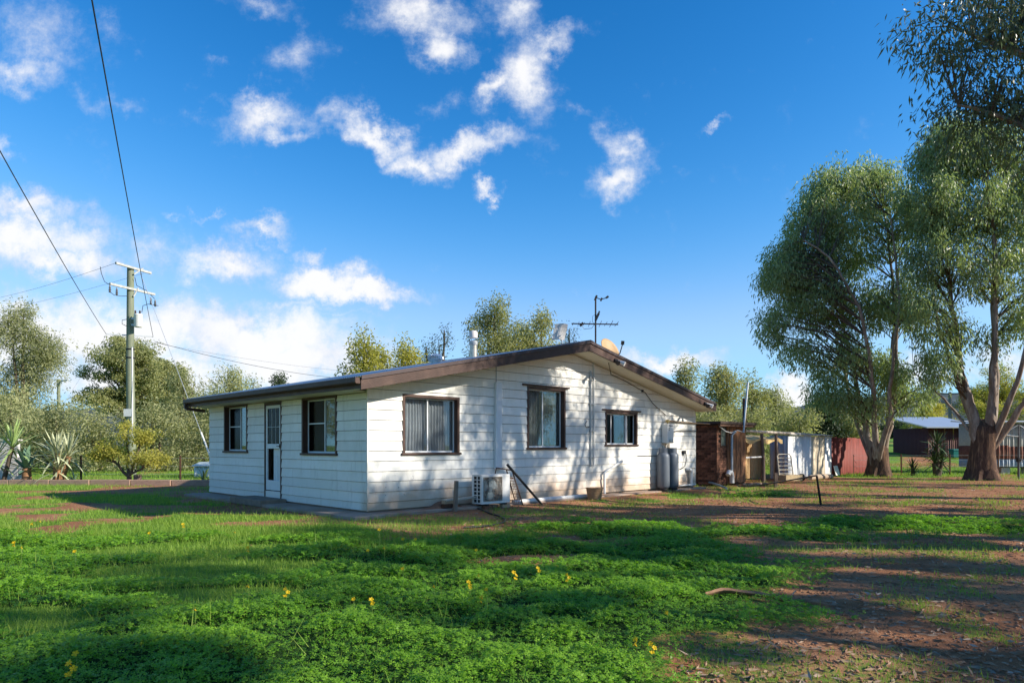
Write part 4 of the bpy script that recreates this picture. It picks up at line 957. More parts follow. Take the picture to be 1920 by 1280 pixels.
# ------------------------------------------------------------------ left side: poles, fence, sleepers
def power_pole():
    X, Y = -17.9, 32.0; z0 = gzs(X, Y)
    t = thing('power_pole', 'tall greenish timber power pole with crossarms and transformer', 'power pole', (X, Y, z0))
    PG = pm('treated_pole', (.20, .225, .15), .85, var=.25, scale=3, stretch=(6, 6, .5), bump=.4, c2=(.29, .28, .22), c2amt=.4)
    MB().tube([(.08, 0, -.2), (.0, 0, 5), (.02, 0, 9.75)], [.20, .175, .15], 14).build('pole', PG, t, 50)
    AW = pm('pale_crossarm', (.42, .42, .39), .8, var=.3)
    def arm(a, b, w, h, m=AW, name='crossarm'): return MB().bar(Vector(a) - Vector((X, Y, z0)), Vector(b) - Vector((X, Y, z0)), w, h).build(name, m, t)
    arm(P(217, 493, 31.0), P(283, 512, 32.9), .09, .10); arm(P(206, 532, 30.8), P(290, 552, 33.1), .09, .10); arm(P(199, 626, 31.4), P(287, 631, 32.6), .045, .05, GALV)
    arm(P(259, 540, 32.2), P(250, 556, 31.9), .05, .05, AW, 'brace'); arm(P(268, 503, 32.4), P(251, 514, 31.9), .05, .05, AW, 'brace')
    c = P(259, 601, 31.75) - Vector((X, Y, z0))
    tr = MB().lathe([(.17, -.30), (.18, -.28), (.18, .24), (.19, .26), (.17, .30), (.05, .32)], 18, c).build('transformer', WHITEM, t, 40)
    MB().lathe([(.02, .30), (.05, .34), (.03, .38), (.05, .42), (.02, .47)], 10, c + Vector((.08, 0, 0))).lathe([(.02, .30), (.05, .34), (.03, .38), (.05, .42), (.02, .47)], 10, c + Vector((-.10, -.05, 0))).build('bushing', pm('porcelain_brown', (.07, .045, .04), .3), tr)
    MB().bar(c + Vector((-.3, 0, .1)), c + Vector((-.1, 0, .1)), .08, .08).bar(c + Vector((-.3, 0, -.2)), c + Vector((-.1, 0, -.2)), .08, .08).build('bracket', GALV, t)
    for (px, py, Yk) in ((206, 540, 30.8), (219, 545, 31.1), (283, 563, 33.0), (291, 567, 33.2)):
        q = P(px, py, Yk) - Vector((X, Y, z0))
        MB().lathe([(.03, -.20), (.06, -.16), (.035, -.12), (.06, -.08), (.035, -.04), (.05, .0), (.02, .14)], 10, q).build('insulator', pm('porcelain_grey', (.12, .12, .13), .3), t, 40)
    for pts in (((188, 500, 30.8), (190, 512, 30.9), (196, 528, 30.9), (204, 533, 30.8)), ((207, 548, 30.8), (214, 553, 31.2), (228, 555, 31.5), (241, 555, 31.9)), ((266, 585, 31.8), (268, 573, 32.1), (278, 570, 32.6), (297, 573, 33.1)), ((240, 598, 31.9), (229, 600, 31.7), (229, 607, 31.7), (239, 612, 31.9)), ((253, 520, 31.9), (256, 535, 32.1), (275, 545, 32.8), (290, 560, 33.1))):
        MB().tube([P(*p) - Vector((X, Y, z0)) for p in pts], .014, 5).build('jumper_lead', BLK, t)
    MB().tube([(.17, -.1, .1), (.15, -.1, 6.0)], .035, 8).build('cable_guard', WHITEM, t, 40)
    MB().box(-.19, .21, -.21, -.16, 2.75, 3.1).build('sign_plate', WHITEM, t)
    for zz in (5.9, 5.5): MB().lathe([(.19, -.03), (.2, 0), (.19, .03)], 12, (.01, 0, zz)).build('band', DARKM, t)
    # wires
    def wire(name, a, b, sag, r, lab, m=BLK):
        a = Vector(a); b = Vector(b); pts = []
        for k in range(25): q = k / 24; p = a.lerp(b, q); p.z -= sag * 4 * q * (1 - q); pts.append(p)
        tag(MB().tube(pts, r, 5, False).build(name, m, None), lab, 'wire', 'overhead wires')
    W = 'power_line'
    a = P(287, 631, 32.6); m_ = P(178, 0, 8.9); d = m_ - a; wire(W, a, a + d * 1.55, .25, .011, 'steep overhead wire rising from the pole to the top edge')
    a = P(199, 626, 31.4); m_ = P(0, 265, 12.4); d = m_ - a; wire(W, a, a + d * 1.5, .2, .011, 'steep overhead wire rising from the pole to the left edge')
    wire(W, P(217, 493, 31.0), P(-90, 574, 46), .25, .007, 'upper overhead wire leaving the top crossarm to the left')
    wire(W, P(270, 512, 32.6), P(-90, 596, 52), .25, .006, 'lower overhead wire leaving the top crossarm to the left')
    wire(W, P(290, 640, 33), P(760, 712, 52), .6, .012, 'dark cable sagging from the pole behind the house roof')
    wire(W, P(275, 640, 33), P(900, 700, 60), .7, .005, 'thin wire above the dark cable behind the house roof')
    wire(W, P(199, 628, 31.4), P(110, 770, 70), .1, .005, 'faint wire from the pole down to the far pole')
    g0 = P(263, 512, 32.1); g1 = Vector((-13.0, 30.2, .0))
    t2 = thing('guy_wire', 'pole stay wire with white guard slanting down beside the house', 'stay wire')
    MB().tube([g0, g1], .012, 5).build('wire', GALV, t2); MB().tube([g1.lerp(g0, .01), g1.lerp(g0, .21)], .042, 8).build('guard', WHITEM, t2, 40)
    t3 = thing('distant_power_pole', 'distant greenish power pole between the casuarinas at left', 'power pole', (P(110, 0, 70).x, 70, -.1))
    MB().tube([(0, 0, 0), (0, 0, 8.3)], [.2, .15], 10).build('pole', PG, t3, 40); MB().bar((-.3, .3, 8.1), (1.3, -.6, 8.15), .12, .14).build('crossarm', AW, t3)
power_pole()
def left_yard():
    t = thing('picket_fence', 'wire fence on rusty pickets behind the sleepers at left', 'fence')
    ps = []
    for px in (-60, 152, 338, 480):
        Y = 25.3 + (px - 150) * .002; p = P(px, 800, Y); z = gzs(p.x, Y); ps.append((p.x, Y, z)); MB().bar((p.x, Y, z - .1), (p.x, Y, z + 1.05), .05, .05).build('post', RUST, t)
    for h in (.35, .65, .95): MB().tube([(x, y, z + h) for x, y, z in ps], .006, 4).build('wire', GALV, t)
    # sleepers
    x = -20.5; k = 0; labs = ['leftmost pinkish sleeper edging the garden bed', 'sunlit sleeper below the small agave', 'sleeper below the spiky grey yucca', 'half shaded sleeper left of the yellow green shrub', 'dark shaded sleeper under the yellow green shrub', 'shaded sleeper between shrub and house', 'last shaded sleeper next to the house corner']
    SLP = pm('weathered_sleeper', (.40, .26, .19), .9, var=.3, stretch=(1, 8, 8), bump=.4, rnd=.12)
    while x < -11.2 and k < 7:
        L = 1.42
        o = MB().box(0, L - .02, -.11, .11, -.1, .20).build('timber_sleeper', SLP, None, bevel=.015); o.location = (x, 24.0 + .02 * k, gzs(x, 24)); o.rotation_euler = (0, 0, R(random.uniform(-1, 1)))
        tag(o, labs[k], 'sleeper', 'timber sleepers edging the garden'); x += L; k += 1
    # hutch
    p = P(366, 893, 30.5); t = thing('tin_hutch', 'small pale corrugated tin hutch on the grass beside the house', 'hutch', (p.x - .05, 30.5, gzs(p.x, 30.5)))
    HT = pm('pale_green_tin', (.60, .66, .60), .5, .1, var=.1); 
    corr_panel('front_sheet', (0, 0), (1.1, 0), 0, .48, HT, t); corr_panel('side_sheet', (0, .7), (0, 0), 0, .48, pm('dull_green_tin', (.25, .33, .28), .6), t)
    MB().add([(-.1, -.08, .48), (1.2, -.08, .48), (1.2, .8, .64), (-.1, .8, .64), (-.1, -.08, .5), (1.2, -.08, .5), (1.2, .8, .66), (-.1, .8, .66)], [(0, 3, 2, 1), (4, 5, 6, 7), (0, 1, 5, 4), (1, 2, 6, 5), (2, 3, 7, 6), (3, 0, 4, 7)]).build('lid', HT, t)
    # white wall at left edge
    x0 = P(40, 0, 25.2).x
    t = thing('garden_wall', 'white rendered wall behind the yuccas at the left edge', 'wall', (x0, 25.5, 0))
    MB().box(-4.5, -.35, 0, .14, -.1, 1.58).box(-.35, .0, .0, .14, -.1, .98).build('render', pm('white_render', (.74, .69, .66), .8, var=.1, bump=.2), t, bevel=.02)
    MB().box(-4.6, -.30, -.04, .18, 1.582, 1.64).build('coping', pm('coping', (.66, .62, .58), .8), t)
    # stump by the shrub
    p = P(258, 0, 24.6); o = MB().lathe([(.16, -.05), (.13, .1), (.13, .36)], 12).build('tree_stump', pm('bark_post', (.15, .11, .085)), None, 40); o.location = (p.x, 24.6, gzs(p.x, 24.6)); tag(o, 'dark cut stump beside the yellow green shrub', 'stump')
    # pale track beyond the lawn
    V = []; F = []; n = 40
    for i in range(n):
        x = -34 + i * .75; y = 37 + .3 * math.sin(i * .3)
        for q in (0, 1.6): V.append((x, y + q, gzs(x, y + q) + .03))
    for i in range(n - 1): F.append((2 * i, 2 * i + 2, 2 * i + 3, 2 * i + 1))
    tag(MB().add(V, F).build('road', pm('pale_gravel_road', (.30, .29, .27), .95, var=.15), None), 'pale gravel road beyond the left lawn', None, None, 'structure')
left_yard()

# ------------------------------------------------------------------ plants
def leaves_mesh(name, C, D, Ln, Wd, mat, parent, tint, rng):
    """rhombic leaves: centre base points C, direction D, length, width arrays"""
    n = len(C); D = D / np.linalg.norm(D, axis=1, keepdims=True)
    r = rng.normal(size=(n, 3)); S = np.cross(D, r); S /= np.linalg.norm(S, axis=1, keepdims=True) + 1e-9
    Nn = np.cross(S, D); Ln = Ln[:, None]; Wd = Wd[:, None]
    V = np.empty((n, 4, 3)); V[:, 0] = C; V[:, 1] = C + D * Ln * .45 + S * Wd * .5 + Nn * Ln * .05; V[:, 2] = C + D * Ln; V[:, 3] = C + D * Ln * .45 - S * Wd * .5 + Nn * Ln * .05
    F = np.arange(n * 4).reshape(n, 4)
    return np_mesh(name, V.reshape(-1, 3), F, mat, parent, {'tint': np.repeat(tint, 4)})
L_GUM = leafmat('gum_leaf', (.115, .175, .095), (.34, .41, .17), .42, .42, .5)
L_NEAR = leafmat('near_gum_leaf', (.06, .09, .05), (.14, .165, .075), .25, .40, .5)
L_CAS = leafmat('casuarina_leaf', (.23, .25, .13), (.46, .46, .235), .4, .7, .2)
L_OLV = leafmat('olive_leaf', (.19, .22, .10), (.45, .43, .18), .4, .6, .25)
L_YEL = leafmat('yellow_green_leaf', (.24, .27, .055), (.52, .46, .10), .42, .6, .25)
L_DRK = leafmat('dark_leaf', (.035, .06, .028), (.08, .105, .045), .22, .55, .3)
BARK = pm('gum_bark', (.085, .048, .033), .9, var=.6, scale=4, stretch=(6, 6, .7), c2=(.27, .155, .085), c2amt=.42, c2scale=1.6, bump=.8, bscale=14)
BARKS = pm('smooth_limb_bark', (.20, .145, .11), .8, var=.4, scale=3, stretch=(4, 4, .7), c2=(.36, .31, .26), c2amt=.45, c2scale=1.4, bump=.4, bscale=12)
BARKD = pm('dark_bark', (.10, .075, .055), .9, var=.35, bump=.5)
def make_tree(name, label, base, trunk, limbs, lobes, leaf, nclump, nleaf, size, clump=(.55, .45), droop=.6, group=None, seed=1, bark=BARK, bark2=BARKS, cat='tree', shell=.35, twigs=True, flare=None):
    """trunk: [(x,y,z,r)], limbs: list of the same (all relative to base), lobes: [(x,y,z,rx,ry,rz,weight)]"""
    rng = np.random.default_rng(seed)
    t = thing(name, label, cat, base, 0, group)
    mb = MB()
    mb.tube([p[:3] for p in trunk], [p[3] for p in trunk], 16)
    if flare:
        nv = len(mb.v)
        mb.v = [(x * (1 + flare * .22 * math.sin(5 * math.atan2(y, x) + 1.3) * max(0, 1 - z / 1.3) + .09 * math.sin(7 * math.atan2(y, x) + z * 1.7)), y * (1 + flare * .22 * math.sin(5 * math.atan2(y, x) + 1.3) * max(0, 1 - z / 1.3) + .09 * math.sin(7 * math.atan2(y, x) + z * 1.7)), z) for x, y, z in mb.v]
    mb.build('trunk', bark, t, 60)
    nodes = []
    lm = MB(); tw = MB()
    for lb in limbs:
        pts = []
        for a, b in zip(lb[:-1], lb[1:]):
            for k in range(4):
                q = k / 4; pts.append([a[i] + (b[i] - a[i]) * q for i in range(4)])
        pts.append(list(lb[-1]))
        w = rng.normal(size=(len(pts), 3)) * .025
        for i in range(1, len(pts)): 
            for c in range(3): pts[i][c] += w[i, c]
        lm.tube([p[:3] for p in pts], [max(p[3], .012) for p in pts], 8); nodes += [p for p in pts[1:]]
    NP = np.array([p for p in nodes]) if nodes else np.array([trunk[-1]])
    wts = np.array([l[6] for l in lobes], float); wts /= wts.sum()
    pick = rng.choice(len(lobes), nclump, p=wts); L = np.array(lobes)[pick]
    d = rng.normal(size=(nclump, 3)); d /= np.linalg.norm(d, axis=1, keepdims=True)
    r = (shell + (1 - shell) * rng.random(nclump) ** .6)[:, None]
    C = L[:, :3] + d * r * L[:, 3:6]
    if twigs:
        for c in C:
            dd = np.linalg.norm((NP[:, :3] - c) * np.array([1, 1, .8]), axis=1) + 1.6 * np.maximum(0, NP[:, 2] - c[2] + .2 + .45 * np.linalg.norm(NP[:, :2] - c[:2], axis=1))
            b = NP[np.argmin(dd)]; m = (b[:3] + c) / 2 + np.array([0, 0, .12]) * np.linalg.norm(c - b[:3]) + rng.normal(size=3) * .08
            r0 = min(b[3] * .6, .012 + .012 * np.linalg.norm(c - b[:3])); r0 = min(max(r0, .010), .032)
            tw.tube([b[:3], m, c], [r0, r0 * .7, r0 * .35], 4, False)
    if lm.v: lm.build('limbs', bark2, t, 60)
    if tw.v: tw.build('twigs', BARKD, t, 60)
    n = nclump * nleaf; ci = np.repeat(np.arange(nclump), nleaf)
    sc = (.6 + .8 * rng.random(nclump))[ci][:, None]
    o = rng.normal(size=(n, 3)); ol = np.linalg.norm(o, axis=1, keepdims=True); o *= np.minimum(ol, 1.9) / ol; o = o * np.array([clump[0], clump[0], clump[1]]) * sc * .75
    cen = C[ci] + o - np.array([0, 0, .15]) * clump[1]
    D = rng.normal(size=(n, 3)) * (1 - droop) + np.array([0, 0, -1.]) * droop * 1.3 + o / (np.linalg.norm(o, axis=1, keepdims=True) + .1) * .35
    ln = size[0] * (.65 + .7 * rng.random(n)); wd = size[1] * (.7 + .6 * rng.random(n))
    ct = rng.random(nclump)[ci]
    tint = np.clip(.5 * ct + .4 * rng.random(n) + rng.uniform(-.15, .25), 0, 1)
    leaves_mesh('crown', cen, D, ln, wd, leaf, t, tint, rng)
    return t

# --- the two big gums on the right
bA = Vector((16.6, 30.9, 0.)); bA.z = gzs(bA.x, bA.y)
sA = 30.9 / 1280
def qa(px, py, dy=0.): return ((px - 1648) * sA, dy, (893 - py) * sA)
qa.cx = 1648
def limb(fn, pts, r0, r1):
    n = len(pts); return [(*fn(*p), (r0 + (r1 - r0) * i / (n - 1)) * (1.35 if i == 0 else 1.12 if i == 1 else 1.)) for i, p in enumerate([(pts[0][0] * .5 + fn.cx * .5, pts[0][1] + 30, pts[0][2] * .4)] + pts[1:])]
gumA = make_tree('gum_tree', 'left of the two big gums, its crown rounded and lower', bA,
    [(0, 0, -.15, .62), (0, 0, .12, .50), (0, 0, .5, .42), (.0, 0, 1.0, .40), (.0, 0, 1.25, .40), (0, 0, 1.4, .30), (0, 0, 1.5, .12)],
    [limb(qa, [(1638, 850, 0), (1630, 800, .3), (1622, 730, .6), (1610, 640, 1), (1592, 520, 1.3), (1570, 390, 1.2)], 0.149, .03),
     limb(qa, [(1652, 850, 0), (1660, 800, -.3), (1666, 720, -.5), (1668, 620, -.6), (1662, 500, -.4), (1650, 360, 0)], 0.149, .03),
     limb(qa, [(1660, 846, .1), (1684, 790, .8), (1700, 700, 1.4), (1712, 600, 1.5), (1720, 470, 1.4)], 0.124, .03),
     limb(qa, [(1636, 846, -.1), (1624, 780, -.7), (1606, 690, -1.3), (1575, 590, -1.7), (1525, 500, -1.6), (1480, 470, -1.5)], 0.124, .03),
     limb(qa, [(1642, 850, .2), (1630, 790, 1.2), (1625, 690, 2), (1610, 590, 2.4), (1600, 450, 2.4)], 0.105, .03),
     limb(qa, [(1640, 848, -.2), (1640, 780, -1.2), (1630, 690, -1.8), (1640, 580, -2.0), (1630, 430, -1.8)], 0.105, .03)],
    [(*qa(1560, 370), 1.15, 1.5, 1.5, 1.5), (*qa(1640, 345), 1.1, 1.5, 1.2, 1.2), (*qa(1520, 440), 1.0, 1.6, 1.5, 1.3), (*qa(1463, 510), .85, 1.3, 1.1, 1.0), (*qa(1600, 450), 1.4, 2.0, 1.5, 1.4), (*qa(1690, 420), 1.0, 1.7, 1.5, 1.0),
     (*qa(1530, 560), 1.3, 1.8, 1.3, 1.2), (*qa(1450, 600), .55, .9, 1.1, .5), (*qa(1620, 570), 1.4, 2.0, 1.3, 1.0), (*qa(1700, 560), .9, 1.7, 1.2, .6), (*qa(1500, 660), .9, 1.4, .9, .5), (*qa(1580, 670), 1.2, 1.8, .9, .8), (*qa(1660, 690), 1.0, 1.6, .8, .7), (*qa(1560, 735), .9, 1.3, .6, .5), (*qa(1620, 760), 1.0, 1.4, .5, .4), (*qa(1710, 740), .8, 1.2, .7, .4)],
    L_GUM, 640, 112, (.20, .046), (.38, .44), .66, 'big gum trees at the edge of the yard', 11, flare=1)
bB = Vector((19.04, 27.6, 0.)); bB.z = gzs(bB.x, bB.y)
sB = 27.6 / 1280
def qb(px, py, dy=0.): return ((px - 1843) * sB, dy, (900 - py) * sB)
qb.cx = 1845
gumB = make_tree('gum_tree', 'right of the two big gums, with thicker trunk splitting low', bB,
    [(0, 0, -.15, .74), (0, 0, .1, .60), (-.02, 0, .5, .48), (-.02, 0, 1.0, .43), (.02, 0, 1.5, .43), (.05, 0, 1.9, .46), (.05, 0, 2.15, .42), (.05, 0, 2.35, .28), (.08, 0, 2.45, .1)],
    [limb(qb, [(1828, 800, 0), (1822, 755, .1), (1812, 700, .3), (1806, 600, .5), (1790, 480, .6), (1765, 340, .6)], 0.186, .035),
     limb(qb, [(1848, 800, -.2), (1851, 740, -.3), (1852, 640, -.4), (1850, 520, -.5), (1846, 380, -.4), (1840, 270, 0)], 0.161, .03),
     limb(qb, [(1866, 800, .1), (1876, 750, .3), (1880, 660, .5), (1886, 540, .8), (1900, 400, 1.0)], 0.149, .03),
     limb(qb, [(1870, 810, -.1), (1896, 770, -.5), (1912, 720, -.9), (1930, 620, -1.2), (1945, 480, -1.2)], 0.124, .03),
     limb(qb, [(1834, 800, .3), (1818, 770, .9), (1782, 720, 1.3), (1755, 690, 1.5)], 0.056, .02),
     limb(qb, [(1840, 796, .4), (1838, 720, 1.3), (1820, 600, 2.0), (1800, 460, 2.2)], 0.112, .03),
     limb(qb, [(1862, 800, -.4), (1866, 720, -1.2), (1880, 600, -1.8), (1880, 440, -1.8)], 0.105, .03)],
    [(*qb(1780, 290), 1.1, 1.5, 1.3, 1.3), (*qb(1860, 280), 1.2, 1.6, 1.1, 1.3), (*qb(1950, 330), 1.4, 1.7, 1.5, 1.0), (*qb(1735, 370), .9, 1.5, 1.4, 1.0), (*qb(1820, 390), 1.3, 1.9, 1.2, 1.0), (*qb(1905, 430), 1.3, 1.9, 1.4, .9),
     (*qb(1750, 480), 1.0, 1.6, 1.1, .8), (*qb(1840, 510), 1.2, 2.0, .9, .5), (*qb(1950, 540), 1.3, 1.8, 1.4, .7), (*qb(1730, 590), .9, 1.4, .9, .4), (*qb(1800, 620), .9, 1.5, .7, .22), (*qb(1900, 630), 1.0, 1.6, .9, .35), (*qb(1745, 680), .8, 1.2, .7, .45)],
    L_GUM, 540, 112, (.19, .044), (.37, .44), .66, 'big gum trees at the edge of the yard', 23, flare=1)
# --- the near gum whose boughs hang in at the top right, and its neighbours beyond the frame that shade the yard
def q0(x, y, z): return (x, y, z)
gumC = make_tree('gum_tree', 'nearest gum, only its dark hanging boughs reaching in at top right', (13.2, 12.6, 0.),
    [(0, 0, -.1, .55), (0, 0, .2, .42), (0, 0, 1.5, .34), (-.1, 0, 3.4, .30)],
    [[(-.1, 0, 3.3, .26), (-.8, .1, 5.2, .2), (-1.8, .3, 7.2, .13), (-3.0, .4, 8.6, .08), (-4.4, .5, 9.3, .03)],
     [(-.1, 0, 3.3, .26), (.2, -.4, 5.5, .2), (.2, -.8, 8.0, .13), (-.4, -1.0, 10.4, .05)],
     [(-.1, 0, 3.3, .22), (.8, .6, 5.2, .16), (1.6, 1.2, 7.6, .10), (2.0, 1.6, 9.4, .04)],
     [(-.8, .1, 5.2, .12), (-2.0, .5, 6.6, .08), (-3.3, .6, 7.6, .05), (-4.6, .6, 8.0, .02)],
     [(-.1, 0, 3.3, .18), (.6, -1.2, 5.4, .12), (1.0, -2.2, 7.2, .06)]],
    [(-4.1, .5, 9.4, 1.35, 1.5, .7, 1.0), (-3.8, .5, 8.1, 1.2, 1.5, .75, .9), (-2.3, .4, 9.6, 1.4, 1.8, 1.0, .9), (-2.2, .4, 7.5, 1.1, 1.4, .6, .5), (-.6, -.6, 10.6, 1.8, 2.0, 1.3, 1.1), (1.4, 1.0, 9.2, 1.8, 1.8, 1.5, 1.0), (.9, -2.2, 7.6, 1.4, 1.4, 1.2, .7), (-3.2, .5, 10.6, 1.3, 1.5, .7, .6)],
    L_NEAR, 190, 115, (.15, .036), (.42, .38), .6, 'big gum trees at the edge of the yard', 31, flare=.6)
gumD = make_tree('gum_tree', 'open crowned gum beyond the right edge dappling the near wall corner', (15.4, 11.2, 0.),
    [(0, 0, -.1, .5), (0, 0, .2, .38), (0, 0, 1.5, .32), (0, 0, 3.2, .30)],
    [[(0, 0, 3.1, .2), (-.9, .5, 5.5, .15), (-1.5, 1.2, 8.2, .09), (-1.8, 1.6, 10.8, .03)], [(0, 0, 3.1, .2), (.9, -.5, 5.8, .15), (1.4, -1.2, 8.6, .09), (1.5, -1.8, 11, .03)], [(0, 0, 3.1, .2), (.3, .9, 5.8, .15), (.6, 1.9, 8.2, .08), (.8, 2.6, 10, .03)], [(0, 0, 3.1, .2), (-.5, -.8, 5.8, .15), (-1.2, -1.8, 8.2, .08), (-1.5, -2.6, 9.8, .03)]],
    [(-1.7, 1.4, 9.6, 1.6, 1.5, 1.8, 1.), (1.4, -1.6, 10, 1.6, 1.5, 1.6, 1.), (.7, 2.4, 8.8, 1.5, 1.3, 1.5, .9), (-1.4, -2.4, 8.4, 1.5, 1.3, 1.6, .9), (0, 0, 11.2, 1.6, 1.6, 1., .8), (-1.2, .9, 6.4, 1.2, 1.2, .9, .5), (1.1, -.9, 6.6, 1.2, 1.2, 1.0, .5)],
    L_NEAR, 40, 150, (.26, .07), (.34, .24), .6, 'big gum trees at the edge of the yard', 41, flare=.6)
for k, (x, y, rz_, sc, lab) in enumerate(((18.2, 16.6, 1.9, 1.0, 'gum beyond the right edge dappling the far end of the gable wall'), (20.5, 3.6, 3.6, .95, 'gum beyond the right edge shading the clover'),
                                         (21.5, -1.2, 4.4, .9, 'gum beyond the right edge nearest the camera, shading the foreground'), (25.0, 21.5, 5.2, 1.0, 'gum beyond the right edge shading the soil before the sheds'), (23.5, 10.0, .6, .9, 'gum beyond the right edge shading the bare yard'), (16.5, 7.2, 2.7, 1.0, 'gum beyond the right edge shading the lawn by the side wall'), (13.4, .6, 5.5, .85, 'gum just outside the frame at lower right, streaking the foreground'), (15.8, 4.2, 1.2, .9, 'gum outside the frame at right, streaking the middle of the clover'), (24.5, .8, 3.0, .9, 'gum outside the frame at far right, shading the lower right soil'))):
    c = copy_tree(gumD); c.location = (x, y, 0); c.rotation_euler = (0, 0, rz_); c.scale = (sc,) * 3; tag(c, lab)

# --- background trees
def bg_tree(px, top, Y, wpx, kind, lab, seed, base_py=None, name=None, dens=1.):
    rng = np.random.default_rng(seed * 13 + 5)
    X = (px - 960) / FPX * Y; z0 = gzs(X, Y); H = EYE + (HOR - top) / FPX * Y - z0; W = wpx * 1.22 / FPX * Y / 2
    leaf, sz, dr, cl, nm = {'cas': (L_CAS, (.19, .048), .45, (.46, .52), 'casuarina_tree'), 'gum': (L_OLV, (.17, .075), .45, (.42, .30), 'gum_tree'), 'yel': (L_YEL, (.15, .05), .15, (.36, .36), 'wattle_tree'), 'spa': (L_DRK, (.16, .035), .1, (.30, .35), 'sparse_tree'), 'olv': (L_OLV, (.17, .055), .4, (.38, .48), 'olive_tree'), 'drk': (L_DRK, (.22, .08), .4, (.5, .45), 'dark_tree'), 'shr': (L_CAS, (.18, .055), .3, (.44, .40), 'tall_shrub')}[kind]
    lobes = []; limbs = []
    nl = 9 if kind != 'spa' else 6
    lowz = {'cas': .12, 'gum': .45, 'yel': .25, 'spa': .4, 'olv': .25, 'drk': .3, 'shr': .05}[kind]
    for k in range(nl):
        q = (k + .5) / nl; zz = H * (lowz + (1 - lowz) * q * .93); wr = W * (1.0 if kind == 'shr' else min(1, 1.35 * math.sqrt(max(.05, 1 - q * .9)))) * (.45 + .25 * rng.random())
        ang = rng.random() * 6.28; off = W * .52 * (1 - .55 * q) * (.5 + .5 * rng.random()) * (1 if k < nl - 1 else .2)
        lobes.append((off * math.cos(ang), off * math.sin(ang) * .8, zz, wr, wr * .9, max(.35, H * (1 - lowz) / nl * 1.15), .6 + wr))
    for k in range(5 if kind != 'shr' else 3):
        l = lobes[min(nl - 1, int(nl * (k + 1) / 5.5) + 1)]
        limbs.append([(0, 0, H * lowz * .6, .10 + H * .006), (l[0] * .5, l[1] * .5, (H * lowz * .6 + l[2]) / 2, .07 + H * .003), (l[0], l[1], l[2] + l[5] * .4, .02)])
    area = W * 2 * H
    ncl = int(np.clip(area * (3.2 if kind in ('cas', 'shr') else 2.9) * dens, 55, 240)); nlf = {'cas': 120, 'shr': 115, 'gum': 125, 'spa': 32, 'yel': 120}.get(kind, 120)
    return make_tree(name or nm, lab, (X, Y, z0 - .05), [(0, 0, -.1, .16 + H * .012), (.03, 0, H * .15, .10 + H * .010), (0, .02, H * .5, .06 + H * .005), (0, 0, H * .8, .03)], limbs, lobes, leaf, ncl, nlf, (sz[0] * (.8 + Y / 200), sz[1] * (.8 + Y / 120)), cl, dr, 'background trees', seed, BARKD, BARKD, shell=.25, twigs=(kind in ('gum', 'spa', 'yel')))
BG = [
 (42, 560, 44, 165, 'cas', 'tall casuarina at the far left edge', 1.), (-70, 640, 42, 170, 'cas', 'casuarina cut off by the left picture edge', 1.),
 (20, 720, 38, 150, 'shr', 'grey green thicket below the tall left casuarina', 1.), (105, 752, 37, 130, 'shr', 'thicket in front of the distant power pole', 1.),
 (185, 765, 36, 120, 'shr', 'pale thicket left of the power pole', 1.), (240, 628, 56, 170, 'gum', 'round headed eucalypt standing behind the power pole', 1.5),
 (300, 668, 60, 110, 'gum', 'eucalypt with bare limbs right of the power pole', 1.3), (285, 750, 37, 120, 'shr', 'thicket behind the yellow green shrub', 1.),
 (345, 690, 42, 110, 'cas', 'casuarina left of the house corner', 1.), (430, 678, 44, 110, 'cas', 'casuarina peeping over the left eave', 1.), (395, 740, 38, 110, 'shr', 'thicket behind the tin hutch', 1.),
 (475, 706, 52, 60, 'cas', 'lower casuarina above the left eave', 1.), (523, 702, 72, 48, 'drk', 'small dark tree far off above the eave', 1.),
 (685, 618, 28, 90, 'yel', 'yellow green wattle rising left of the roof ventilator', 1.3), (755, 632, 28.5, 115, 'yel', 'bright wattle behind the roof ventilator', 1.4),
 (830, 606, 34, 80, 'spa', 'sparse dark tree beside the flue', 1.), (800, 640, 36, 60, 'spa', 'thin twiggy tree behind the wattles', 1.),
 (930, 553, 40, 150, 'olv', 'tall olive tree behind the flue', 1.2), (1015, 575, 41, 100, 'olv', 'slender olive tree left of the grid antenna', .9), (1065, 605, 42, 80, 'spa', 'nearly bare tree behind the grid antenna', .6),
 (978, 598, 43, 130, 'olv', 'round olive crown low behind the flue', 1.2), (716, 650, 30, 90, 'yel', 'low wattle between the two taller wattles', 1.3), (1048, 640, 44, 90, 'olv', 'low olive tree behind the ridge', 1.),
 (1285, 680, 42, 75, 'olv', 'olive tree right above the low end of the roof', 1.1), (1350, 685, 44, 105, 'olv', 'broad olive tree behind the outhouse', 1.2), (1410, 706, 46, 80, 'olv', 'olive tree behind the rusty flue', 1.),
 (1455, 722, 48, 85, 'cas', 'casuarina behind the lean-to', 1.1), (1400, 765, 38, 120, 'shr', 'thicket above the cream lean-to', 1.), (1500, 768, 40, 120, 'shr', 'thicket above the white iron shed', 1.), (1320, 765, 36, 100, 'shr', 'thicket behind the outhouse roof', 1.),
 (1545, 738, 44, 70, 'drk', 'dark tree behind the left gum crown', 1.), (1590, 775, 44, 110, 'shr', 'thicket above the red fence', 1.),
 (1745, 755, 75, 110, 'yel', 'yellow green willow beyond the red shed roof', 1.), (1860, 690, 60, 170, 'yel', 'tall yellow green tree behind the hut', .8), (1670, 790, 95, 90, 'drk', 'dark trees across the far paddock', 1.), (1960, 720, 58, 140, 'yel', 'yellow green tree at the right picture edge', .8)]
for k, (px, top, Y, w, kind, lab, dn) in enumerate(BG): bg_tree(px, top, Y, w, kind, lab, 100 + k, dens=dn)

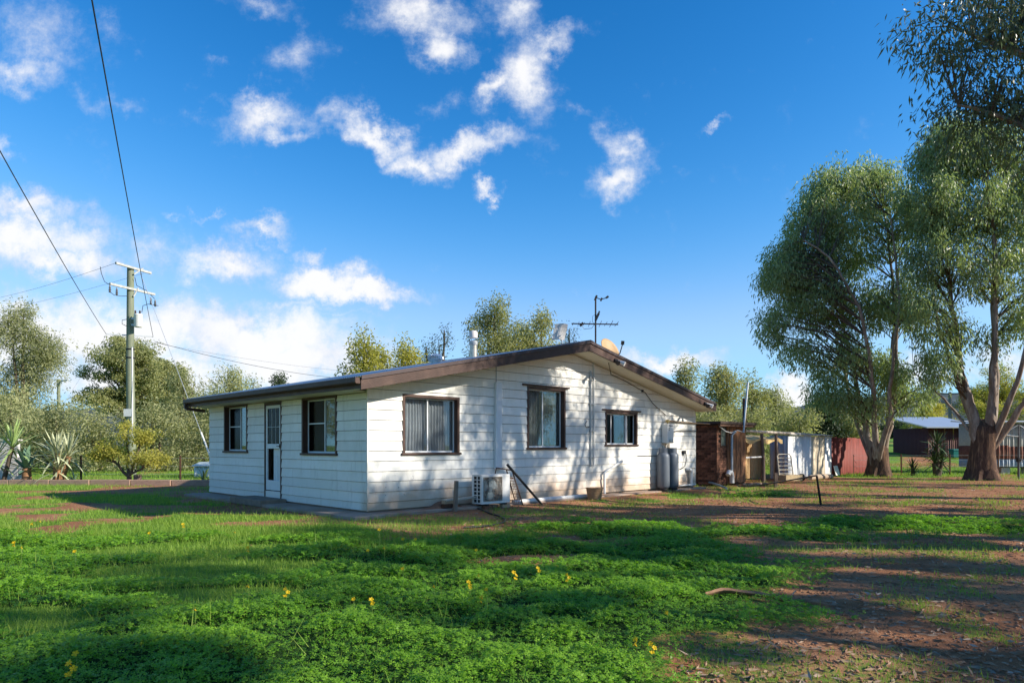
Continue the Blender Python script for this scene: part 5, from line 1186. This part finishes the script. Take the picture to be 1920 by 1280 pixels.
# the same bush goes on to both sides of the view
belt = [o for o in scene.objects if o.parent is None and o.get('group') == 'background trees' and (o.name.startswith('casuarina') or o.name.startswith('olive'))]
for k in range(22):
    rt = k < 12
    x, y = (46 + 5 * (k % 2), -24 + 5.2 * k) if rt else (-40 - 4 * (k % 2), -18 + 5.0 * (k - 12))
    c = copy_tree(belt[k % len(belt)]); c.location = (x, y, gzs(x, y)); c.rotation_euler = (0, 0, k * 1.3); sc_ = 9.5 / max(6., belt[k % len(belt)].children[0].dimensions.z) ; c.scale = (max(1.1, sc_),) * 3
    tag(c, 'bushland tree outside the picture, %s from the camera end of the %s belt' % ('nearest second third fourth fifth sixth seventh eighth ninth tenth eleventh twelfth'.split()[k if rt else k - 12], 'right' if rt else 'left'))

# yellow-green shrub in front of the pole
p = P(240, 0, 24.7); z = gzs(p.x, 24.7)
make_tree('flowering_shrub', 'yellow green shrub growing in front of the power pole', (p.x, 24.7, z), [(0, 0, -.1, .10), (.05, 0, .25, .08), (0, 0, .5, .05)],
    [[(0, 0, .3, .06), (-.5, .1, .8, .04), (-.8, .1, 1.4, .015)], [(0, 0, .3, .06), (.3, 0, .9, .04), (.5, 0, 1.7, .015)], [(0, 0, .3, .05), (.6, -.1, .6, .03), (1.0, -.1, .8, .012)], [(0, 0, .3, .05), (-.1, .2, 1.1, .03), (-.1, .1, 1.9, .012)]],
    [(-.6, 0, 1.25, .5, .5, .35, 1), (.35, 0, 1.45, .5, .5, .4, 1), (-.15, 0, 1.95, .4, .4, .35, .6), (.95, 0, .95, .5, .5, .3, .7), (-.95, 0, .95, .35, .4, .25, .5), (.65, 0, 1.75, .35, .4, .25, .4), (.3, 0, .95, .5, .5, .2, .4)],
    L_YEL, 75, 75, (.10, .04), (.17, .13), .2, None, 77, BARKD, BARKD, 'shrub')

def sword(L, w, bend, fold=.25, n=6):
    V = []; F = []
    for i in range(n + 1):
        s = i / n; x = L * (s - .12 * bend * s * s); z = -L * bend * .55 * s * s; ww = w * (.55 + 1.2 * s) * (1 - s) ** .55 if s < 1 else 0
        V += [(x, -ww, z + ww * fold), (x, 0, z), (x, ww, z + ww * fold)]
    for i in range(n):
        for k in range(2): F.append((i * 3 + k, (i + 1) * 3 + k, (i + 1) * 3 + k + 1, i * 3 + k + 1))
    me = bpy.data.meshes.new('leaf'); me.from_pydata(V, [], F); me.shade_smooth(); return me
def yucca(name, lab, cat, base, heads, mat, L, w, nleaf, trunk_r=.06, dry=None, seed=0, lo=-.5):
    rng = random.Random(seed); t = thing(name, lab, cat, base); t.scale = (1.18,) * 3
    ms = [sword(L, w, b) for b in (.05, .25, .55)]
    for m in ms: m.materials.append(mat)
    for hi, (hx, hy, hz) in enumerate(heads):
        st = MB().tube([(hx * .15, hy * .15, -.1), (hx * .6, hy * .6, hz * .5), (hx, hy, hz)], [trunk_r * 1.2, trunk_r, trunk_r * .9], 9).build('stem', dry or BARKD, t, 50)
        for k in range(nleaf):
            q = k / nleaf; el = lo + (1.45 - lo) * q ** .8; az = k * 2.39996 + rng.random() * .3
            o = link('leaf', ms[0 if q > .6 else (1 if q > .25 else 2)], st); o.location = (hx, hy, hz - .10 + .14 * q)
            s = rng.uniform(.75, 1.1) * (.85 if q > .85 else 1); o.scale = (s, 1, s)
            o.rotation_euler = (rng.uniform(-.3, .3), -el, az)
    return t
Y_GRN = pm('yucca_leaf', (.26, .35, .12), .5, var=.25, scale=8, rnd=.25); Y_PALE = pm('grey_yucca_leaf', (.45, .47, .28), .55, var=.2, rnd=.25); Y_AGA = pm('agave_leaf', (.13, .22, .14), .5, var=.2, rnd=.15); Y_DRK = pm('dark_yucca_leaf', (.06, .10, .035), .5, var=.25, rnd=.3)
DRYB = pm('dry_agave_base', (.30, .16, .08), .9, var=.3)
def gp(px, Y): 
    x = (px - 960) / FPX * Y; return (x, Y, gzs(x, Y))
yucca('yucca_plant', 'green yucca in front of the white wall at the left edge', 'yucca', gp(0, 24.5), [(.38, 0, 1.15), (-.25, .1, .75)], Y_GRN, .95, .032, 48, .06, seed=1)
yucca('agave_plant', 'broad leaved agave on a brown base between the yuccas', 'agave', gp(50, 24.5), [(0, 0, .50)], Y_AGA, .72, .085, 22, .13, DRYB, 2, lo=.0)
yucca('yucca_plant', 'pale spiky yucca skirted with dry leaves beside the agave', 'yucca', gp(107, 24.6), [(0, 0, .92), (.28, .1, .85), (.05, -.05, .45)], Y_PALE, .88, .031, 46, .10, DRYB, 3)
yucca('agave_plant', 'small dark agave right of the pale yucca', 'agave', gp(139, 24.5), [(0, 0, .10)], Y_AGA, .32, .03, 18, .05, None, 4, lo=.1)
yucca('agave_plant', 'low rosette on the grass next to the house corner', 'agave', gp(383, 25.6), [(0, 0, .08)], Y_DRK, .45, .04, 16, .05, None, 5, lo=.1)
yucca('yucca_plant', 'bushy dark yucca standing before the red shed', 'yucca', gp(1757, 31.5), [(0, 0, 1.25), (.05, .1, .85), (-.12, 0, .5), (.18, 0, .55)], Y_DRK, .62, .034, 38, .09, None, 6)
yucca('yucca_plant', 'small dark yucca by the wire fence', 'yucca', gp(1711, 31.8), [(0, 0, .35), (.05, 0, .12)], Y_DRK, .42, .028, 26, .06, None, 7)

# ------------------------------------------------------------------ ground cover
def sample(x0, x1, y0, y1, n, dens, rng):
    x = rng.uniform(x0, x1, n); y = rng.uniform(y0, y1, n)
    k = (np.abs(x) < y * .80 + .6) & (rng.random(n) < dens(x, y))
    return x[k], y[k]
L_CLO = leafmat('clover_leaf', (.06, .21, .018), (.30, .52, .045), .46, .45, .35, (1.2, 1.35, .5))
L_GRS = leafmat('grass_blade', (.13, .27, .03), (.32, .42, .07), .38, .55, .3, (1.2, 1.3, .5))
def clover():
    rng = np.random.default_rng(5)
    xs, ys, rs = [], [], []
    for (y0, y1, per, r) in ((3.2, 5.2, 3100, .017), (5.2, 7.5, 2300, .020), (7.5, 10, 1500, .025), (10, 13.5, 900, .031), (13.5, 20, 300, .04)):
        w = y1 * .8 + .8; n = int(per * 2 * w * (y1 - y0)); x, y = sample(-w, w, y0, y1, n, clover_den, rng); xs.append(x); ys.append(y); rs.append(np.full(len(x), r))
    x = np.concatenate(xs); y = np.concatenate(ys); r = np.concatenate(rs) * (.65 + .7 * rng.random(len(x))); n = len(x)
    cl_ = sst(fbm(x * 2.6 + 4, y * 2.6, 3), .30, .68); kk = rng.random(n) < .35 + .65 * cl_; x, y, r, cl_ = x[kk], y[kk], r[kk], cl_[kk]; n = len(x)
    hh = .010 + (.025 + .085 * cl_) * rng.random(n) ** .6; z = gz(x, y) + hh
    tilt = rng.normal(size=(n, 2)) * .33; Nn = np.stack([tilt[:, 0], tilt[:, 1] - .12, np.ones(n)], 1); Nn /= np.linalg.norm(Nn, axis=1, keepdims=True)
    a0 = rng.random(n) * 6.283; C = np.stack([x, y, z], 1)
    A = np.stack([np.cos(a0), np.sin(a0), np.zeros(n)], 1); A -= Nn * (A * Nn).sum(1, keepdims=True); A /= np.linalg.norm(A, axis=1, keepdims=True); B = np.cross(Nn, A)
    V = np.empty((n, 3, 4, 3)); rr = r[:, None]
    for k in range(3):
        q = k * 2.0944; d = A * math.cos(q) + B * math.sin(q); s = -A * math.sin(q) + B * math.cos(q)
        V[:, k, 0] = C; V[:, k, 1] = C + (d * .95 + s * .62) * rr + Nn * rr * .1; V[:, k, 2] = C + d * .82 * rr - Nn * rr * .12; V[:, k, 3] = C + (d * .95 - s * .62) * rr + Nn * rr * .1
    F = np.arange(n * 12).reshape(-1, 4); tint = np.clip(.05 + .30 * hh / .075 + .5 * (fbm(x * .5 + 40, y * .5, 3) - .35) + .45 * (rng.random(n) - .35), 0, 1.15)
    tag(np_mesh('clover', V.reshape(-1, 3), F, L_CLO, None, {'tint': np.repeat(tint, 12)}), 'dense bright green clover carpeting the foreground', None, None, 'stuff')
    print('clover', n)
def grass():
    rng = np.random.default_rng(6); xs, ys, ls = [], [], []
    gd = lambda x, y: np.clip(grass_den(x, y) * (1 - .7 * clover_den(x, y)) + .05 * clover_den(x, y), 0, 1) ** 1.3
    for (y0, y1, per, l) in ((3.2, 6, 2400, .055), (6, 9, 1500, .065), (9, 13, 800, .085), (13, 19, 420, .085), (19, 27, 200, .10), (27, 40, 60, .14)):
        w = y1 * .8 + .8; n = int(per * 2 * w * (y1 - y0)); x, y = sample(-w, w, y0, y1, n, gd, rng); xs.append(x); ys.append(y); ls.append(np.full(len(x), l))
    n = 700; y = rng.uniform(3.4, 10.5, n); x = rng.uniform(-.8, .5, n) * y; k = rng.random(n) < clover_den(x, y); xs.append(x[k]); ys.append(y[k]); ls.append(np.full(k.sum(), .18))
    # taller fringe along the far edge of the clover
    n = 26000; x = rng.uniform(-9.5, 1.2, n); y = 10.0 + rng.normal(size=n) * .5 + .3 * np.sin(x); k = fbm(x * .9, y * .9, 3) > .42; xs.append(x[k]); ys.append(y[k]); ls.append(np.full(k.sum(), .10))
    x = np.concatenate(xs); y = np.concatenate(ys); l = np.concatenate(ls) * (.5 + rng.random(len(x))); n = len(x)
    hx, hy = to_house(x, y); k = ~((hx > -.62) & (hy > -.3) & (hx < 12.2) & (hy < 8)); x, y, l = x[k], y[k], l[k]; n = len(x)
    C = np.stack([x, y, gz(x, y) - .005], 1); D = np.stack([rng.normal(size=n) * .45, rng.normal(size=n) * .45, np.ones(n)], 1)
    leaves_mesh_grass(C, D, l, np.maximum(.004, np.minimum(l, .09) * .06 + y * .0005), rng); print('grass', n)
def leaves_mesh_grass(C, D, l, w, rng):
    n = len(C); D /= np.linalg.norm(D, axis=1, keepdims=True); S = np.cross(D, rng.normal(size=(n, 3))); S /= np.linalg.norm(S, axis=1, keepdims=True); S[:, 2] *= .2
    V = np.empty((n, 3, 3)); V[:, 0] = C - S * w[:, None] * .5; V[:, 1] = C + S * w[:, None] * .5; V[:, 2] = C + D * l[:, None] 
    tint = np.clip(.5 * rng.random(n) + .5 * fbm(C[:, 0] * .8, C[:, 1] * .8, 3), 0, 1)
    tag(np_mesh('grass', V.reshape(-1, 3), np.arange(n * 3).reshape(-1, 3), L_GRS, None, {'tint': np.repeat(tint, 3)}), 'short green grass growing on the red soil', None, None, 'stuff')
def litter():
    rng = np.random.default_rng(9); n = 9000; y = 3.5 + 20 * rng.random(n) ** 1.5; x = rng.uniform(-.3, 1, n) * y * .78
    k = (clover_den(x, y) < .4) & (x > -1); x, y = x[k], y[k]; n = len(x); C = np.stack([x, y, gz(x, y) + .012], 1)
    D = np.stack([rng.normal(size=n), rng.normal(size=n), rng.normal(size=n) * .12], 1)
    m = pm('dry_leaf', (.30, .20, .13), .8, var=.4, scale=3, c2=(.42, .36, .3), c2amt=.4)
    o = leaves_mesh('leaf_litter', C, D, .05 + .07 * rng.random(n), .012 + .012 * rng.random(n), m, None, rng.random(n), rng); tag(o, 'dry fallen leaves scattered over the soil', None, None, 'stuff')
def clods():
    rng = np.random.default_rng(19); n = 9000; y = 3.6 + 14 * rng.random(n) ** 1.6; x = rng.uniform(-.6, 1, n) * y * .78
    k = (clover_den(x, y) < .3) & (grass_den(x, y) < .6); x, y = x[k], y[k]; n = len(x); hx, hy = to_house(x, y)
    k = ~((hx > -.7) & (hy > -.5)); x, y = x[k], y[k]; n = len(x); r = .006 + .016 * rng.random(n) ** 3 + .0007 * y
    O = np.array([(1, 0, 0), (0, 1, 0), (-1, 0, 0), (0, -1, 0), (0, 0, .7), (0, 0, -.5)], float)
    V = O[None] * (r[:, None, None] * (.6 + .7 * rng.random((n, 6, 1)))); a = rng.random(n) * 6.28; c, s_ = np.cos(a)[:, None], np.sin(a)[:, None]
    V = np.stack([V[..., 0] * c - V[..., 1] * s_, V[..., 0] * s_ + V[..., 1] * c, V[..., 2]], -1) + np.stack([x, y, gz(x, y) + .003], 1)[:, None]
    F = np.array([(0, 1, 4), (1, 2, 4), (2, 3, 4), (3, 0, 4), (1, 0, 5), (2, 1, 5), (3, 2, 5), (0, 3, 5)]); F = (F[None] + 6 * np.arange(n)[:, None, None]).reshape(-1, 3)
    tag(np_mesh('soil_clods', V.reshape(-1, 3), F, pm('soil_clod', (.30, .15, .085), .95, var=.5, scale=1.7, c2=(.42, .30, .2), c2amt=.35, c2scale=5)), 'small clods and grit on the bare soil', None, None, 'stuff')
clover(); grass(); litter(); clods()

def flowers():
    YF = leafmat('yellow_petal', (.75, .50, .01), (.80, .60, .02), .3, .5, .3); ST = pm('flower_stem', (.16, .24, .05), .6)
    rng = random.Random(3)
    def proto(nb):
        t = thing('oxalis_flower', 'x', 'flower')
        MB().tube([(0, 0, -.04), (.008, 0, .06), (.0, .008, .13)], .0014, 5).build('stem', ST, t)
        for k in range(nb):
            c = Vector((rng.uniform(-.022, .022) if k else 0, rng.uniform(-.02, .02) if k else 0, .135 - .025 * k)); ax = Vector((rng.uniform(-.6, .6), -.6 + rng.uniform(-.3, .3), .7)).normalized(); a = ax.orthogonal().normalized(); b = ax.cross(a); mb = MB()
            for j in range(5):
                q = j * 1.2566; d = a * math.cos(q) + b * math.sin(q); s = -a * math.sin(q) + b * math.cos(q)
                mb.add([c, c + d * .010 + s * .006 + ax * .006, c + d * .016 + s * .006 + ax * .007, c + d * .0185 + ax * .005, c + d * .016 - s * .006 + ax * .007, c + d * .010 - s * .006 + ax * .006], [(0, 1, 2, 3, 4, 5)])
            mb.tube([c - ax * .014, c], [.002, .005], 5); mb.build('blossom', YF, t)
        return t
    ps = [proto(1), proto(2), proto(3)]; used = [False] * 3
    pts = [(465, 1027, 1), (465, 1100, 0), (535, 1105, 2), (130, 1245, 2), (142, 1227, 0), (690, 1033, 0), (720, 1028, 0), (765, 1022, 0), (779, 1012, 0), (813, 1100, 0), (878, 1092, 1), (882, 1103, 0), (903, 1121, 1), (912, 1106, 0), (963, 1074, 2), (1008, 1066, 1), (1063, 1078, 2), (365, 1143, 0), (26, 1018, 1), (40, 1027, 0), (140, 1035, 0), (343, 988, 1), (75, 977, 0), (60, 983, 0), (280, 1000, 0), (893, 1032, 0), (883, 1002, 0), (711, 994, 0), (755, 1067, 0), (663, 1124, 0), (696, 1125, 1), (1192, 1200, 1), (1220, 1208, 2), (897, 1080, 0), (440, 998, 0), (755, 1012, 0), (1250, 1150, 0)]
    pts.sort(); ones = 'first second third fourth fifth sixth seventh eighth ninth tenth eleventh twelfth thirteenth fourteenth fifteenth sixteenth seventeenth eighteenth nineteenth twentieth'.split(); n_ = len(pts)
    for i, (px, py, k) in enumerate(pts):
        o = ps[k] if not used[k] else copy_tree(ps[k]); used[k] = True
        sc = rng.uniform(.9, 1.15); X = Y = 0; h = .30
        for it in range(6):
            Y = (EYE - h) * FPX / (py - HOR); X = (px - 960) / FPX * Y; s = sc * (1 + max(0, Y - 6) * .09); h = gzs(X, Y) + .06 + .13 * s
        o.location = (X, Y, gzs(X, Y) + .06); o.scale = (s,) * 3; o.rotation_euler = (0, 0, rng.uniform(-.7, .7))
        where = ones[i] + ' from the left' if i < 19 else ones[n_ - 1 - i] + ' from the right'
        tag(o, ['single yellow oxalis blossom', 'pair of yellow oxalis blossoms', 'cluster of three yellow oxalis blossoms'][k] + ' in the clover, ' + where, 'flower', 'yellow oxalis flowers in the clover')
flowers()
